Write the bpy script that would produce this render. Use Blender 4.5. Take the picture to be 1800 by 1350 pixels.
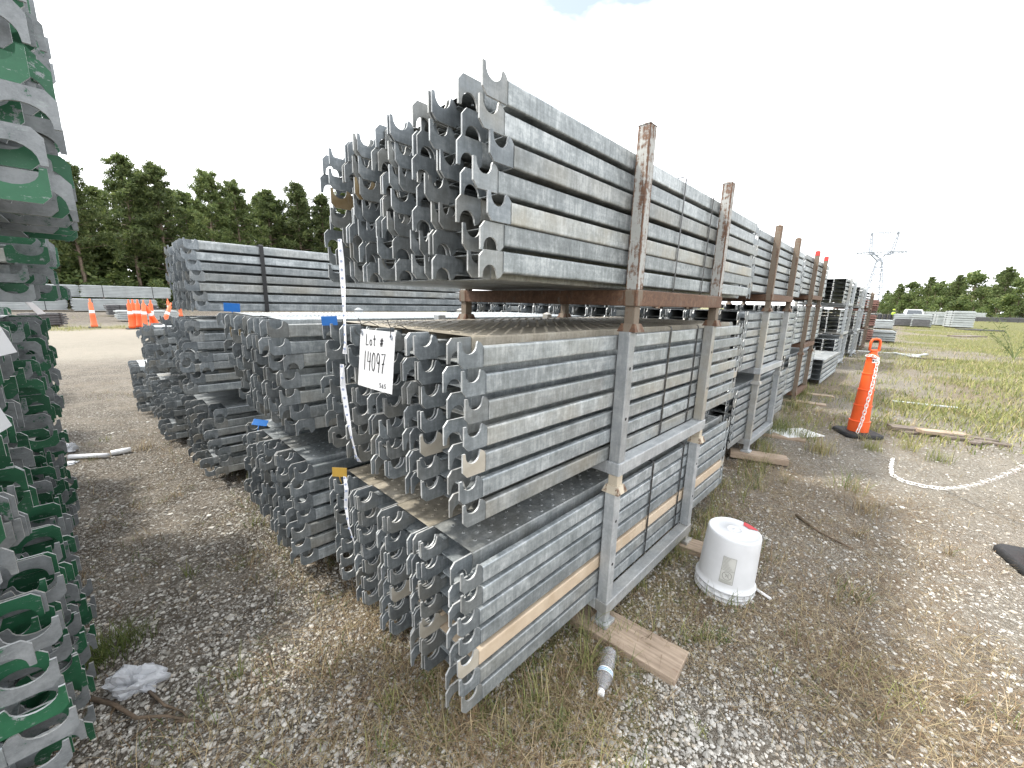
import bpy, bmesh, math, random
import numpy as np
from mathutils import Matrix, Vector

# ------------------------------------------------------------------ reset
for o in list(bpy.data.objects):
    bpy.data.objects.remove(o)
scene = bpy.context.scene
COL = scene.collection
random.seed(7)
rng = np.random.default_rng(11)

# ------------------------------------------------------------------ camera
# world axes: +X runs along the planks, +Y along the ends of the stacks, Z up; metres
F_PX = 700.0
CAM_H = 1.55
def _n(v): return v / np.linalg.norm(v)
_v1 = _n(np.array([699., -127., F_PX]))
_up = -np.array([-89., 3431., F_PX]); _up = _n(_up - _v1 * (_up @ _v1))
_v2 = np.cross(_v1, _up)
if _v2[0] > 0: _v2 = -_v2
RW = np.array([_v1, _v2, _up])                     # camera (x right, y down, z forward) -> world
cam_d = bpy.data.cameras.new('camera')
cam_d.sensor_width = 36.0
cam_d.lens = F_PX / 1800.0 * 36.0
cam_d.clip_start = 0.02
cam_d.clip_end = 3000
cam = bpy.data.objects.new('camera', cam_d)
COL.objects.link(cam)
_m = Matrix.Identity(4)
for _i in range(3):
    _m[_i][0] = RW[_i][0]; _m[_i][1] = -RW[_i][1]; _m[_i][2] = -RW[_i][2]
_m[2][3] = CAM_H
cam.matrix_world = _m
scene.camera = cam

# ------------------------------------------------------------------ light
SUN_EL = math.radians(57)
SUN_H = Vector((-0.62, 0.78, 0)).normalized()
TO_SUN = Vector((SUN_H.x * math.cos(SUN_EL), SUN_H.y * math.cos(SUN_EL), math.sin(SUN_EL)))
world = bpy.data.worlds.new('World'); scene.world = world
world.use_nodes = True
wn = world.node_tree.nodes; wl = world.node_tree.links
wn.clear()
wo = wn.new('ShaderNodeOutputWorld'); bg = wn.new('ShaderNodeBackground')
sky = wn.new('ShaderNodeTexSky'); sky.sky_type = 'NISHITA'; sky.sun_disc = False
sky.sun_elevation = SUN_EL
sky.sun_rotation = math.atan2(SUN_H.x, SUN_H.y)
sky.air_density = 1.0; sky.dust_density = 3.0; sky.ozone_density = 1.0
tc = wn.new('ShaderNodeTexCoord')
cn = wn.new('ShaderNodeTexNoise'); cn.inputs['Scale'].default_value = 2.6; cn.inputs['Detail'].default_value = 6; cn.inputs['Roughness'].default_value = 0.55
wmap = wn.new('ShaderNodeMapping'); wmap.inputs['Scale'].default_value = (1, 1, 2.2); wmap.inputs['Location'].default_value = (0.35, 0.1, 0.6)
cr = wn.new('ShaderNodeValToRGB')
cr.color_ramp.elements[0].position = 0.34; cr.color_ramp.elements[0].color = (0.15, 0.15, 0.15, 1)
cr.color_ramp.elements[1].position = 0.50; cr.color_ramp.elements[1].color = (1, 1, 1, 1)
mx = wn.new('ShaderNodeMix'); mx.data_type = 'RGBA'
wl.new(tc.outputs['Generated'], wmap.inputs['Vector']); wl.new(wmap.outputs[0], cn.inputs['Vector'])
wl.new(cn.outputs['Fac'], cr.inputs[0]); wl.new(cr.outputs[0], mx.inputs[0])
wl.new(sky.outputs[0], mx.inputs[6]); mx.inputs[7].default_value = (11.0, 11.15, 11.3, 1)      # thin bright cloud
wl.new(mx.outputs[2], bg.inputs[0]); bg.inputs[1].default_value = 0.1
wl.new(bg.outputs[0], wo.inputs[0])
sun_d = bpy.data.lights.new('sun', 'SUN'); sun_d.energy = 2.0; sun_d.angle = math.radians(4.5); sun_d.color = (1.0, 0.95, 0.86)
sun = bpy.data.objects.new('sun', sun_d); COL.objects.link(sun)
sun.rotation_euler = TO_SUN.to_track_quat('Z', 'Y').to_euler()
sun.location = (-5, 8, 12)
scene.view_settings.view_transform = 'Standard'
scene.view_settings.look = 'None'
scene.view_settings.gamma = 1.0
scene.view_settings.use_curve_mapping = False
scene.view_settings.exposure = 1.4

# ------------------------------------------------------------------ helpers
def tag(o, label=None, cat=None, group=None, kind=None):
    if label: o['label'] = label
    if cat: o['category'] = cat
    if group: o['group'] = group
    if kind: o['kind'] = kind
    return o

def mesh(name, verts, faces, mat=None, smooth=False):
    me = bpy.data.meshes.new(name)
    me.from_pydata([tuple(map(float, v)) for v in verts], [], [tuple(map(int, f)) for f in faces])
    if smooth:
        me.polygons.foreach_set('use_smooth', [True] * len(me.polygons))
    if mat: me.materials.append(mat)
    me.update()
    return me

def put(name, me, parent=None, loc=(0, 0, 0), rot=(0, 0, 0), scl=None):
    o = bpy.data.objects.new(name, me)
    COL.objects.link(o)
    o.location = loc; o.rotation_euler = rot
    if scl: o.scale = scl
    if parent: o.parent = parent
    return o

def empty(name, loc=(0, 0, 0), rot=(0, 0, 0), label=None, cat=None, group=None):
    o = bpy.data.objects.new(name, None); COL.objects.link(o)
    o.location = loc; o.rotation_euler = rot
    o.empty_display_size = 0.1
    return tag(o, label, cat, group)

class MB:
    """collects shapes into one mesh"""
    def __init__(s): s.v = []; s.f = []
    def add(s, v, f):
        n = len(s.v); s.v += [tuple(p) for p in v]; s.f += [tuple(i + n for i in q) for q in f]
        return s
    def box(s, a, b, bev=0.0):
        (x0, y0, z0), (x1, y1, z1) = a, b
        if bev <= 0:
            return s.add([(x0, y0, z0), (x1, y0, z0), (x1, y1, z0), (x0, y1, z0), (x0, y0, z1), (x1, y0, z1), (x1, y1, z1), (x0, y1, z1)],
                         [(0, 3, 2, 1), (4, 5, 6, 7), (0, 1, 5, 4), (1, 2, 6, 5), (2, 3, 7, 6), (3, 0, 4, 7)])
        bm = bmesh.new(); bmesh.ops.create_cube(bm, size=1)
        bmesh.ops.scale(bm, vec=(x1 - x0, y1 - y0, z1 - z0), verts=bm.verts)
        bmesh.ops.translate(bm, vec=((x0 + x1) / 2, (y0 + y1) / 2, (z0 + z1) / 2), verts=bm.verts)
        bmesh.ops.bevel(bm, geom=bm.edges[:], offset=bev, segments=2, profile=0.6, affect='EDGES')
        bm.verts.index_update()
        s.add([v.co[:] for v in bm.verts], [[v.index for v in f.verts] for f in bm.faces]); bm.free()
        return s
    def tube(s, pts, rad, seg=8, cap=True):
        pts = [Vector(p) for p in pts]
        if not hasattr(rad, '__len__'): rad = [rad] * len(pts)
        rings = []
        ref = None
        for i, p in enumerate(pts):
            t = (pts[min(i + 1, len(pts) - 1)] - pts[max(i - 1, 0)]).normalized()
            if ref is None:
                ref = Vector((0, 0, 1)) if abs(t.z) < 0.9 else Vector((1, 0, 0))
            a = (ref - t * ref.dot(t)).normalized(); b = t.cross(a); ref = a
            rings.append([p + (a * math.cos(2 * math.pi * k / seg) + b * math.sin(2 * math.pi * k / seg)) * rad[i] for k in range(seg)])
        v = [q for r in rings for q in r]; f = []
        for i in range(len(pts) - 1):
            for k in range(seg):
                k2 = (k + 1) % seg
                f.append((i * seg + k, i * seg + k2, (i + 1) * seg + k2, (i + 1) * seg + k))
        if cap:
            f.append(tuple(range(seg))[::-1]); f.append(tuple((len(pts) - 1) * seg + k for k in range(seg)))
        return s.add(v, f)
    def lathe(s, prof, seg=32, close=True):
        v = []; f = []
        for r, z in prof:
            for k in range(seg):
                a = 2 * math.pi * k / seg
                v.append((r * math.cos(a), r * math.sin(a), z))
        for i in range(len(prof) - 1):
            for k in range(seg):
                k2 = (k + 1) % seg
                f.append((i * seg + k, i * seg + k2, (i + 1) * seg + k2, (i + 1) * seg + k))
        if close:
            f.append(tuple(range(seg))[::-1]); f.append(tuple((len(prof) - 1) * seg + k for k in range(seg)))
        return s.add(v, f)
    def ribbon(s, pts, w, n=(0, 0, 1), th=0.0008):
        """flat strip along a polyline lying in the plane with normal n, slight thickness"""
        n = Vector(n); pts = [Vector(p) for p in pts]
        v = []; f = []
        for i, p in enumerate(pts):
            t = (pts[min(i + 1, len(pts) - 1)] - pts[max(i - 1, 0)]).normalized()
            b = n.cross(t).normalized() * (w / 2)
            v += [p - b, p + b, p + b + n * th, p - b + n * th]
        for i in range(len(pts) - 1):
            a = i * 4; c = a + 4
            for k in range(4):
                k2 = (k + 1) % 4
                f.append((a + k, a + k2, c + k2, c + k))
        f.append((3, 2, 1, 0)); e = (len(pts) - 1) * 4; f.append((e, e + 1, e + 2, e + 3))
        return s.add(v, f)
    def plate(s, outline, y0, y1):
        """extrude an XZ outline (list of (x,z)) between y0 and y1"""
        n = len(outline)
        v = [(x, y0, z) for x, z in outline] + [(x, y1, z) for x, z in outline]
        f = [tuple(range(n)), tuple(range(2 * n - 1, n - 1, -1))]
        for i in range(n):
            j = (i + 1) % n
            f.append((i, n + i, n + j, j))
        return s.add(v, f)
    def mesh(s, name, mat=None, smooth=False):
        me = mesh(name, s.v, s.f, mat, smooth)
        bm = bmesh.new(); bm.from_mesh(me); bmesh.ops.recalc_face_normals(bm, faces=bm.faces); bm.to_mesh(me); bm.free()
        return me
    def obj(s, name, mat, parent=None, loc=(0, 0, 0), rot=(0, 0, 0), smooth=False):
        return put(name, s.mesh(name, mat, smooth), parent, loc, rot)

# value noise (numpy) used for the lie of the ground and what grows on it
_tab = np.random.default_rng(3).random((256, 256))
def vnoise(x, y, s):
    x = np.asarray(x, float) / s + 1000.0; y = np.asarray(y, float) / s + 1000.0
    xi = np.floor(x).astype(int); yi = np.floor(y).astype(int)
    fx = x - xi; fy = y - yi
    fx = fx * fx * (3 - 2 * fx); fy = fy * fy * (3 - 2 * fy)
    g = lambda a, b: _tab[a % 256, b % 256]
    return (g(xi, yi) * (1 - fx) + g(xi + 1, yi) * fx) * (1 - fy) + (g(xi, yi + 1) * (1 - fx) + g(xi + 1, yi + 1) * fx) * fy
def fbm(x, y, s, o=4):
    t = 0; a = 0.5; n = 0
    for k in range(o):
        t = t + a * vnoise(x + 17.3 * k, y - 9.1 * k, s / 2 ** k); n += a; a *= 0.5
    return t / n
def sst(a, b, x):
    t = np.clip((np.asarray(x, float) - a) / (b - a), 0, 1); return t * t * (3 - 2 * t)
def gz(x, y):
    """gentle swell of the yard along the racks"""
    return 0.17 * sst(2.6, 7.5, x) * (1 - sst(12, 30, x)) * (1 - sst(3.5, 7, y))
def gzs(x, y):
    return gz(x, y) + (fbm(x, y, 0.9, 4) - 0.5) * 0.03
def G(x, y): return float(gzs(x, y))

# ------------------------------------------------------------------ materials
def nmat(name):
    m = bpy.data.materials.new(name); m.use_nodes = True
    nt = m.node_tree
    b = nt.nodes['Principled BSDF']
    return m, nt, b
def N(nt, t, **kw):
    n = nt.nodes.new(t)
    for k, v in kw.items():
        if k.startswith('i_'): n.inputs[k[2:]].default_value = v
        else: setattr(n, k, v)
    return n
def noise(nt, vec, scale, detail=4, rough=0.55, mapscale=None):
    if mapscale:
        mp = N(nt, 'ShaderNodeMapping'); mp.inputs['Scale'].default_value = mapscale
        nt.links.new(vec, mp.inputs[0]); vec = mp.outputs[0]
    n = N(nt, 'ShaderNodeTexNoise'); n.inputs['Scale'].default_value = scale; n.inputs['Detail'].default_value = detail; n.inputs['Roughness'].default_value = rough
    nt.links.new(vec, n.inputs['Vector'])
    return n.outputs['Fac']
def ramp(nt, fac, stops):
    r = N(nt, 'ShaderNodeValToRGB'); e = r.color_ramp.elements
    while len(e) < len(stops): e.new(0.5)
    for q, (p, c) in zip(e, stops):
        q.position = p; q.color = (c, c, c, 1) if not hasattr(c, '__len__') else (*c, 1)
    nt.links.new(fac, r.inputs[0]); return r.outputs[0]
def mix(nt, fac, a, b, mode='MIX'):
    m = N(nt, 'ShaderNodeMix', data_type='RGBA', blend_type=mode)
    for sock, v in ((m.inputs[0], fac), (m.inputs[6], a), (m.inputs[7], b)):
        if isinstance(v, (int, float)): sock.default_value = v
        elif isinstance(v, tuple): sock.default_value = (*v, 1)
        else: nt.links.new(v, sock)
    return m.outputs[2]
def math_(nt, op, a, b=None):
    m = N(nt, 'ShaderNodeMath', operation=op)
    for s, v in ((m.inputs[0], a), (m.inputs[1], b)):
        if v is None: continue
        if isinstance(v, (int, float)): s.default_value = v
        else: nt.links.new(v, s)
    return m.outputs[0]
def bump(nt, b, h, strength=0.3, dist=0.01):
    n = N(nt, 'ShaderNodeBump'); n.inputs['Strength'].default_value = strength; n.inputs['Distance'].default_value = dist
    nt.links.new(h, n.inputs['Height']); nt.links.new(n.outputs[0], b.inputs['Normal'])
def objco(nt): return N(nt, 'ShaderNodeTexCoord').outputs['Object']
def rnd(nt, island=False):
    return N(nt, 'ShaderNodeNewGeometry').outputs['Random Per Island'] if island else N(nt, 'ShaderNodeObjectInfo').outputs['Random']

def galvanized(name, lo, mid, hi, metal=0.45, rough=(0.38, 0.62), island=False, warm=0.5):
    m, nt, b = nmat(name)
    co = objco(nt); r = rnd(nt, island)
    # every piece samples its own part of the pattern
    cmb = N(nt, 'ShaderNodeVectorMath', operation='ADD'); sc = N(nt, 'ShaderNodeVectorMath', operation='SCALE')
    cx = N(nt, 'ShaderNodeCombineXYZ'); nt.links.new(r, cx.inputs[0]); nt.links.new(r, cx.inputs[2])
    nt.links.new(cx.outputs[0], sc.inputs[0]); sc.inputs['Scale'].default_value = 37.0
    nt.links.new(co, cmb.inputs[0]); nt.links.new(sc.outputs[0], cmb.inputs[1]); co2 = cmb.outputs[0]
    blot = noise(nt, co2, 13.0, 7, 0.7)
    streak = noise(nt, co2, 1.0, 6, 0.7, (85, 85, 7))
    fine = noise(nt, co2, 75.0, 5, 0.75)
    rub = noise(nt, co2, 1.0, 6, 0.7, (2.5, 60, 60))
    patch_ = noise(nt, co2, 2.2, 3, 0.5)
    a = math_(nt, 'ADD', math_(nt, 'MULTIPLY', blot, 0.34), math_(nt, 'MULTIPLY', streak, 0.20))
    a = math_(nt, 'ADD', a, math_(nt, 'MULTIPLY', fine, 0.18))
    a = math_(nt, 'ADD', a, math_(nt, 'ADD', math_(nt, 'MULTIPLY', rub, 0.12), math_(nt, 'MULTIPLY', patch_, 0.16)))
    c = ramp(nt, a, [(0.41, lo), (0.50, mid), (0.585, hi)])
    # per-piece brightness and a warm, dusty cast on some
    br = math_(nt, 'ADD', math_(nt, 'MULTIPLY', r, 0.42), 0.78)
    cmbc = N(nt, 'ShaderNodeCombineXYZ')
    for k in range(3): nt.links.new(br, cmbc.inputs[k])
    c = mix(nt, 1.0, c, cmbc.outputs[0], 'MULTIPLY')
    r2 = math_(nt, 'FRACT', math_(nt, 'MULTIPLY', r, 13.7))
    dust = math_(nt, 'MULTIPLY', ramp(nt, r2, [(0.5, 0.0), (1.0, 1.0)]), ramp(nt, noise(nt, co2, 5.0, 5), [(0.35, 0.15), (0.7, 1.0)]))
    c = mix(nt, math_(nt, 'MULTIPLY', dust, warm), c, (0.36, 0.31, 0.22))
    scr = ramp(nt, noise(nt, co2, 1.0, 6, 0.7, (12, 60, 60)), [(0.66, 0.0), (0.71, 0.5)])
    c = mix(nt, scr, c, hi)
    nt.links.new(c, b.inputs['Base Color'])
    b.inputs['Metallic'].default_value = metal
    nt.links.new(ramp(nt, blot, [(0.3, rough[0]), (0.7, rough[1])]), b.inputs['Roughness'])
    bump(nt, b, a, 0.12, 0.003)
    return m
M = {}
M['web'] = galvanized('galvanized_channel', (0.175, 0.197, 0.208), (0.305, 0.335, 0.35), (0.51, 0.54, 0.553))
M['hook'] = galvanized('galvanized_hook', (0.118, 0.136, 0.148), (0.185, 0.208, 0.223), (0.30, 0.325, 0.34), 0.4, (0.4, 0.6))
M['stuffplank'] = galvanized('galvanized_channel_far', (0.165, 0.185, 0.196), (0.29, 0.315, 0.328), (0.48, 0.505, 0.515), island=True)
M['edge'] = galvanized('edge_light_tint', (0.34, 0.355, 0.36), (0.48, 0.50, 0.505), (0.66, 0.675, 0.68), 0.35)  # bright edge light painted in as a paler zinc colour
M['stained'] = galvanized('stained_channel', (0.12, 0.134, 0.138), (0.235, 0.256, 0.262), (0.44, 0.463, 0.468), warm=0.65)
M['dusty'] = galvanized('dusty_deck', (0.20, 0.18, 0.145), (0.34, 0.31, 0.255), (0.47, 0.44, 0.375), 0.25, (0.5, 0.7))
M['stuffhook'] = galvanized('galvanized_hook_far', (0.12, 0.138, 0.152), (0.19, 0.212, 0.228), (0.32, 0.345, 0.36), 0.4, (0.4, 0.6), island=True)
M['stuffedge'] = galvanized('edge_light_tint_far', (0.34, 0.355, 0.36), (0.48, 0.50, 0.505), (0.66, 0.675, 0.68), 0.35, island=True)  # same painted edge light for the joined planks
M['pallet'] = galvanized('galvanized_pallet', (0.30, 0.325, 0.34), (0.40, 0.42, 0.435), (0.52, 0.54, 0.55), 0.4, (0.4, 0.6), warm=0.9)

def tan_mat(name, c1, c2):
    m, nt, b = nmat(name); co = objco(nt)
    c = ramp(nt, noise(nt, co, 7, 6, 0.65), [(0.35, c1), (0.65, c2)])
    c = mix(nt, ramp(nt, noise(nt, co, 1, 5, 0.6, (50, 50, 6)), [(0.6, 0.0), (0.75, 0.45)]), c, (0.30, 0.30, 0.29))
    nt.links.new(c, b.inputs['Base Color']); b.inputs['Roughness'].default_value = 0.65; b.inputs['Metallic'].default_value = 0.1
    return m
M['tan'] = tan_mat('tan_dusty_steel', (0.44, 0.345, 0.245), (0.56, 0.46, 0.345))
M['beige'] = tan_mat('beige_dusty_steel', (0.34, 0.31, 0.255), (0.46, 0.43, 0.37))
M['brown'] = tan_mat('brown_stained_steel', (0.16, 0.11, 0.05), (0.30, 0.24, 0.14))

def green_mat(name, island):
    m, nt, b = nmat(name); co = objco(nt); r = rnd(nt, island)
    add = N(nt, 'ShaderNodeVectorMath', operation='ADD'); cx = N(nt, 'ShaderNodeCombineXYZ')
    nt.links.new(math_(nt, 'MULTIPLY', r, 50.0), cx.inputs[0]); nt.links.new(co, add.inputs[0]); nt.links.new(cx.outputs[0], add.inputs[1])
    a = noise(nt, add.outputs[0], 9, 9, 0.8)
    sc = ramp(nt, noise(nt, add.outputs[0], 1, 6, 0.75, (40, 120, 120)), [(0.60, 0.0), (0.63, 0.8)])
    th = ramp(nt, r, [(0.0, 0.36), (0.44, 0.42), (0.50, 0.58), (1.0, 0.63)])          # a third of the pieces have lost their paint
    k = N(nt, 'ShaderNodeMapRange'); nt.links.new(math_(nt, 'SUBTRACT', th, a), k.inputs[0]); k.inputs[1].default_value = -0.012; k.inputs[2].default_value = 0.012
    grey = ramp(nt, a, [(0.35, (0.10, 0.112, 0.12)), (0.6, (0.24, 0.255, 0.265))])
    grn = ramp(nt, noise(nt, add.outputs[0], 5, 6, 0.7), [(0.3, (0.010, 0.060, 0.030)), (0.7, (0.026, 0.135, 0.066))])
    c = mix(nt, k.outputs[0], grey, grn)
    c = mix(nt, sc, c, (0.24, 0.28, 0.27))
    nt.links.new(c, b.inputs['Base Color']); b.inputs['Roughness'].default_value = 0.45; b.inputs['Metallic'].default_value = 0.15
    return m
M['green'] = green_mat('chipped_green_paint', False)
M['green_far'] = green_mat('chipped_green_paint_far', True)

def rust_mat(name, paint, amount, red=None):
    m, nt, b = nmat(name); co = objco(nt)
    big = noise(nt, co, 6, 8, 0.7); small = noise(nt, co, 45, 6, 0.75)
    vert = noise(nt, co, 1, 6, 0.7, (70, 70, 7))
    sx = N(nt, 'ShaderNodeSeparateXYZ'); nt.links.new(co, sx.inputs[0])
    # worn arrises of the square tube rust first
    ex = math_(nt, 'MULTIPLY', math_(nt, 'ABSOLUTE', sx.outputs[0]), 1 / 0.026); ey = math_(nt, 'MULTIPLY', math_(nt, 'ABSOLUTE', sx.outputs[1]), 1 / 0.026)
    edge = math_(nt, 'MINIMUM', math_(nt, 'MULTIPLY', ex, ey), 1.0)
    edge = ramp(nt, edge, [(0.72, 0.0), (1.0, 0.11)])
    a = math_(nt, 'ADD', math_(nt, 'ADD', math_(nt, 'MULTIPLY', big, 0.4), math_(nt, 'MULTIPLY', small, 0.3)), math_(nt, 'MULTIPLY', vert, 0.3))
    a = math_(nt, 'ADD', a, edge)
    k = ramp(nt, a, [(0.60 - amount, 0.0), (0.66 - amount, 1.0)])
    rust = ramp(nt, small, [(0.3, (0.060, 0.032, 0.020)), (0.55, (0.135, 0.072, 0.043)), (0.75, (0.22, 0.135, 0.085))])
    pc = ramp(nt, big, [(0.3, paint), (0.7, tuple(min(1, x * 1.35) for x in paint))])
    c = mix(nt, k, pc, rust)
    nt.links.new(c, b.inputs['Base Color']); b.inputs['Roughness'].default_value = 0.75; b.inputs['Metallic'].default_value = 0.1
    bump(nt, b, a, 0.35, 0.003)
    return m
M['rust'] = rust_mat('rusty_pale_paint', (0.33, 0.335, 0.32), 0.11)
M['rust2'] = rust_mat('brown_rusted_steel', (0.155, 0.125, 0.095), 0.085)
M['cream'] = rust_mat('cream_dusty_steel', (0.42, 0.37, 0.29), 0.0)
M['redtip'] = rust_mat('red_tipped_paint', (0.45, 0.045, 0.04), 0.0)

def plain(name, c, rough=0.5, metal=0.0, var=0.12, scale=8, trans=0.0, bumpk=0.0):
    m, nt, b = nmat(name); co = objco(nt)
    a = noise(nt, co, scale, 5, 0.6)
    c2 = ramp(nt, a, [(0.3, tuple(x * (1 - var) for x in c)), (0.7, tuple(min(1, x * (1 + var)) for x in c))])
    nt.links.new(c2, b.inputs['Base Color']); b.inputs['Roughness'].default_value = rough; b.inputs['Metallic'].default_value = metal
    if trans: b.inputs['Transmission Weight'].default_value = trans; b.inputs['IOR'].default_value = 1.35
    if bumpk: bump(nt, b, a, bumpk, 0.01)
    return m
M['strap'] = plain('black_strap', (0.018, 0.018, 0.02), 0.45)
M['paper'] = plain('white_paper', (0.82, 0.83, 0.85), 0.35, var=0.03)
M['tape'] = plain('white_tape', (0.74, 0.75, 0.78), 0.5, var=0.05)
M['bluedot'] = plain('blue_print', (0.30, 0.35, 0.50), 0.6)
M['ink'] = plain('black_ink', (0.012, 0.012, 0.014), 0.6)
M['bluetag'] = plain('blue_plastic_tag', (0.012, 0.15, 0.50), 0.4)
M['yellowtag'] = plain('yellow_plastic_tag', (0.62, 0.38, 0.07), 0.5)
M['orange'] = plain('orange_plastic', (0.80, 0.11, 0.02), 0.5, var=0.1, scale=5)
M['orange2'] = plain('faded_orange_plastic', (0.75, 0.16, 0.06), 0.6, var=0.2, scale=2)
M['rubber'] = plain('black_rubber', (0.022, 0.023, 0.025), 0.8, var=0.3, scale=30, bumpk=0.2)
M['chain'] = plain('white_plastic_chain', (0.80, 0.80, 0.78), 0.45, var=0.06)
M['bucket'] = plain('white_bucket_plastic', (0.62, 0.63, 0.645), 0.4, var=0.06, scale=9)
M['print'] = plain('grey_print', (0.26, 0.255, 0.235), 0.6)
M['printlight'] = plain('pale_print', (0.50, 0.50, 0.47), 0.6)
M['red'] = plain('red_plastic', (0.50, 0.02, 0.03), 0.4)
M['clear'] = plain('clear_bottle_plastic', (0.90, 0.91, 0.96), 0.1, var=0.02, trans=0.8)
M['whitecap'] = plain('white_cap_plastic', (0.85, 0.86, 0.88), 0.4, var=0.03)
M['bluelabel'] = plain('blue_label', (0.10, 0.36, 0.62), 0.5)
M['film'] = plain('plastic_film', (0.70, 0.72, 0.76), 0.2, var=0.08, trans=0.35)
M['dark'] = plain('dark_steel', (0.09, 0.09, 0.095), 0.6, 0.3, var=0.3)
M['rustpipe'] = plain('rusty_couplers', (0.16, 0.085, 0.07), 0.8, 0.1, var=0.5, scale=3)
M['palesteel'] = plain('pale_galvanized_bundle', (0.36, 0.385, 0.39), 0.5, 0.2, var=0.16, scale=1.5)
M['tower'] = plain('tower_steel', (0.30, 0.33, 0.38), 0.6, 0.2, var=0.1)
M['carpaint'] = plain('white_car_paint', (0.75, 0.76, 0.77), 0.25, var=0.02)
M['glass'] = plain('dark_car_glass', (0.05, 0.06, 0.07), 0.08, var=0.05)
M['skin'] = plain('skin', (0.35, 0.20, 0.14), 0.6)
M['hivis'] = plain('yellow_green_vest', (0.30, 0.42, 0.04), 0.7)
M['trousers'] = plain('dark_trousers', (0.03, 0.035, 0.05), 0.8)
M['stick'] = plain('grey_brown_twig', (0.13, 0.095, 0.065), 0.85, var=0.35, scale=20)
M['stem'] = plain('green_stem', (0.10, 0.13, 0.04), 0.7, var=0.3)

def wood_mat(name, c1, c2):
    m, nt, b = nmat(name); co = objco(nt)
    r = rnd(nt)
    add = N(nt, 'ShaderNodeVectorMath', operation='ADD'); cx = N(nt, 'ShaderNodeCombineXYZ')
    nt.links.new(math_(nt, 'MULTIPLY', r, 9.0), cx.inputs[1]); nt.links.new(co, add.inputs[0]); nt.links.new(cx.outputs[0], add.inputs[1])
    grain = noise(nt, add.outputs[0], 1, 6, 0.6, (4, 70, 70))
    blot = noise(nt, add.outputs[0], 9, 5, 0.6)
    c = ramp(nt, math_(nt, 'ADD', math_(nt, 'MULTIPLY', grain, 0.65), math_(nt, 'MULTIPLY', blot, 0.35)), [(0.36, c1), (0.62, c2)])
    c = mix(nt, ramp(nt, noise(nt, add.outputs[0], 22, 4, 0.6), [(0.68, 0.0), (0.74, 0.6)]), c, (0.22, 0.11, 0.05))
    nt.links.new(c, b.inputs['Base Color']); b.inputs['Roughness'].default_value = 0.85
    bump(nt, b, grain, 0.3, 0.004)
    return m
M['wood'] = wood_mat('weathered_lumber', (0.22, 0.165, 0.12), (0.42, 0.33, 0.25))
M['oldwood'] = wood_mat('rotten_lumber', (0.07, 0.055, 0.045), (0.20, 0.165, 0.14))

def leaf_mat(name, c1, c2, c3):
    m, nt, b = nmat(name)
    geo = N(nt, 'ShaderNodeNewGeometry'); isl = geo.outputs['Random Per Island']
    c = ramp(nt, isl, [(0.0, c1), (0.6, c2), (1.0, c3)])
    r = rnd(nt); br = math_(nt, 'ADD', math_(nt, 'MULTIPLY', r, 0.5), 0.75)
    cb = N(nt, 'ShaderNodeCombineXYZ')
    for k in range(3): nt.links.new(br, cb.inputs[k])
    c = mix(nt, 1.0, c, cb.outputs[0], 'MULTIPLY')
    nt.links.new(c, b.inputs['Base Color']); b.inputs['Roughness'].default_value = 0.65
    tr = N(nt, 'ShaderNodeBsdfTranslucent'); nt.links.new(c, tr.inputs[0])
    ms = N(nt, 'ShaderNodeMixShader'); ms.inputs[0].default_value = 0.4
    out = nt.nodes['Material Output']
    nt.links.new(b.outputs[0], ms.inputs[1]); nt.links.new(tr.outputs[0], ms.inputs[2]); nt.links.new(ms.outputs[0], out.inputs[0])
    return m
M['pine'] = leaf_mat('pine_needles', (0.060, 0.092, 0.030), (0.110, 0.150, 0.048), (0.19, 0.225, 0.075))
M['leaf'] = leaf_mat('broad_leaves', (0.060, 0.095, 0.028), (0.105, 0.150, 0.045), (0.19, 0.22, 0.07))
M['bark'] = plain('pine_bark', (0.20, 0.15, 0.115), 0.9, var=0.35, scale=6)

def attr_mat(name, rough=0.85, trans=0.0):
    m, nt, b = nmat(name)
    at = N(nt, 'ShaderNodeAttribute'); at.attribute_name = 'tint'
    geo = N(nt, 'ShaderNodeNewGeometry')
    br = math_(nt, 'ADD', math_(nt, 'MULTIPLY', geo.outputs['Random Per Island'], 0.5), 0.75)
    cb = N(nt, 'ShaderNodeCombineXYZ')
    for k in range(3): nt.links.new(br, cb.inputs[k])
    c = mix(nt, 1.0, at.outputs['Color'], cb.outputs[0], 'MULTIPLY')
    nt.links.new(c, b.inputs['Base Color']); b.inputs['Roughness'].default_value = rough
    if trans:
        tr = N(nt, 'ShaderNodeBsdfTranslucent'); nt.links.new(c, tr.inputs[0])
        ms = N(nt, 'ShaderNodeMixShader'); ms.inputs[0].default_value = trans
        out = nt.nodes['Material Output']
        nt.links.new(b.outputs[0], ms.inputs[1]); nt.links.new(tr.outputs[0], ms.inputs[2]); nt.links.new(ms.outputs[0], out.inputs[0])
    return m
M['stone'] = attr_mat('limestone_gravel', 0.9)
M['blade'] = attr_mat('grass_blades', 0.7, 0.25)

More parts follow.
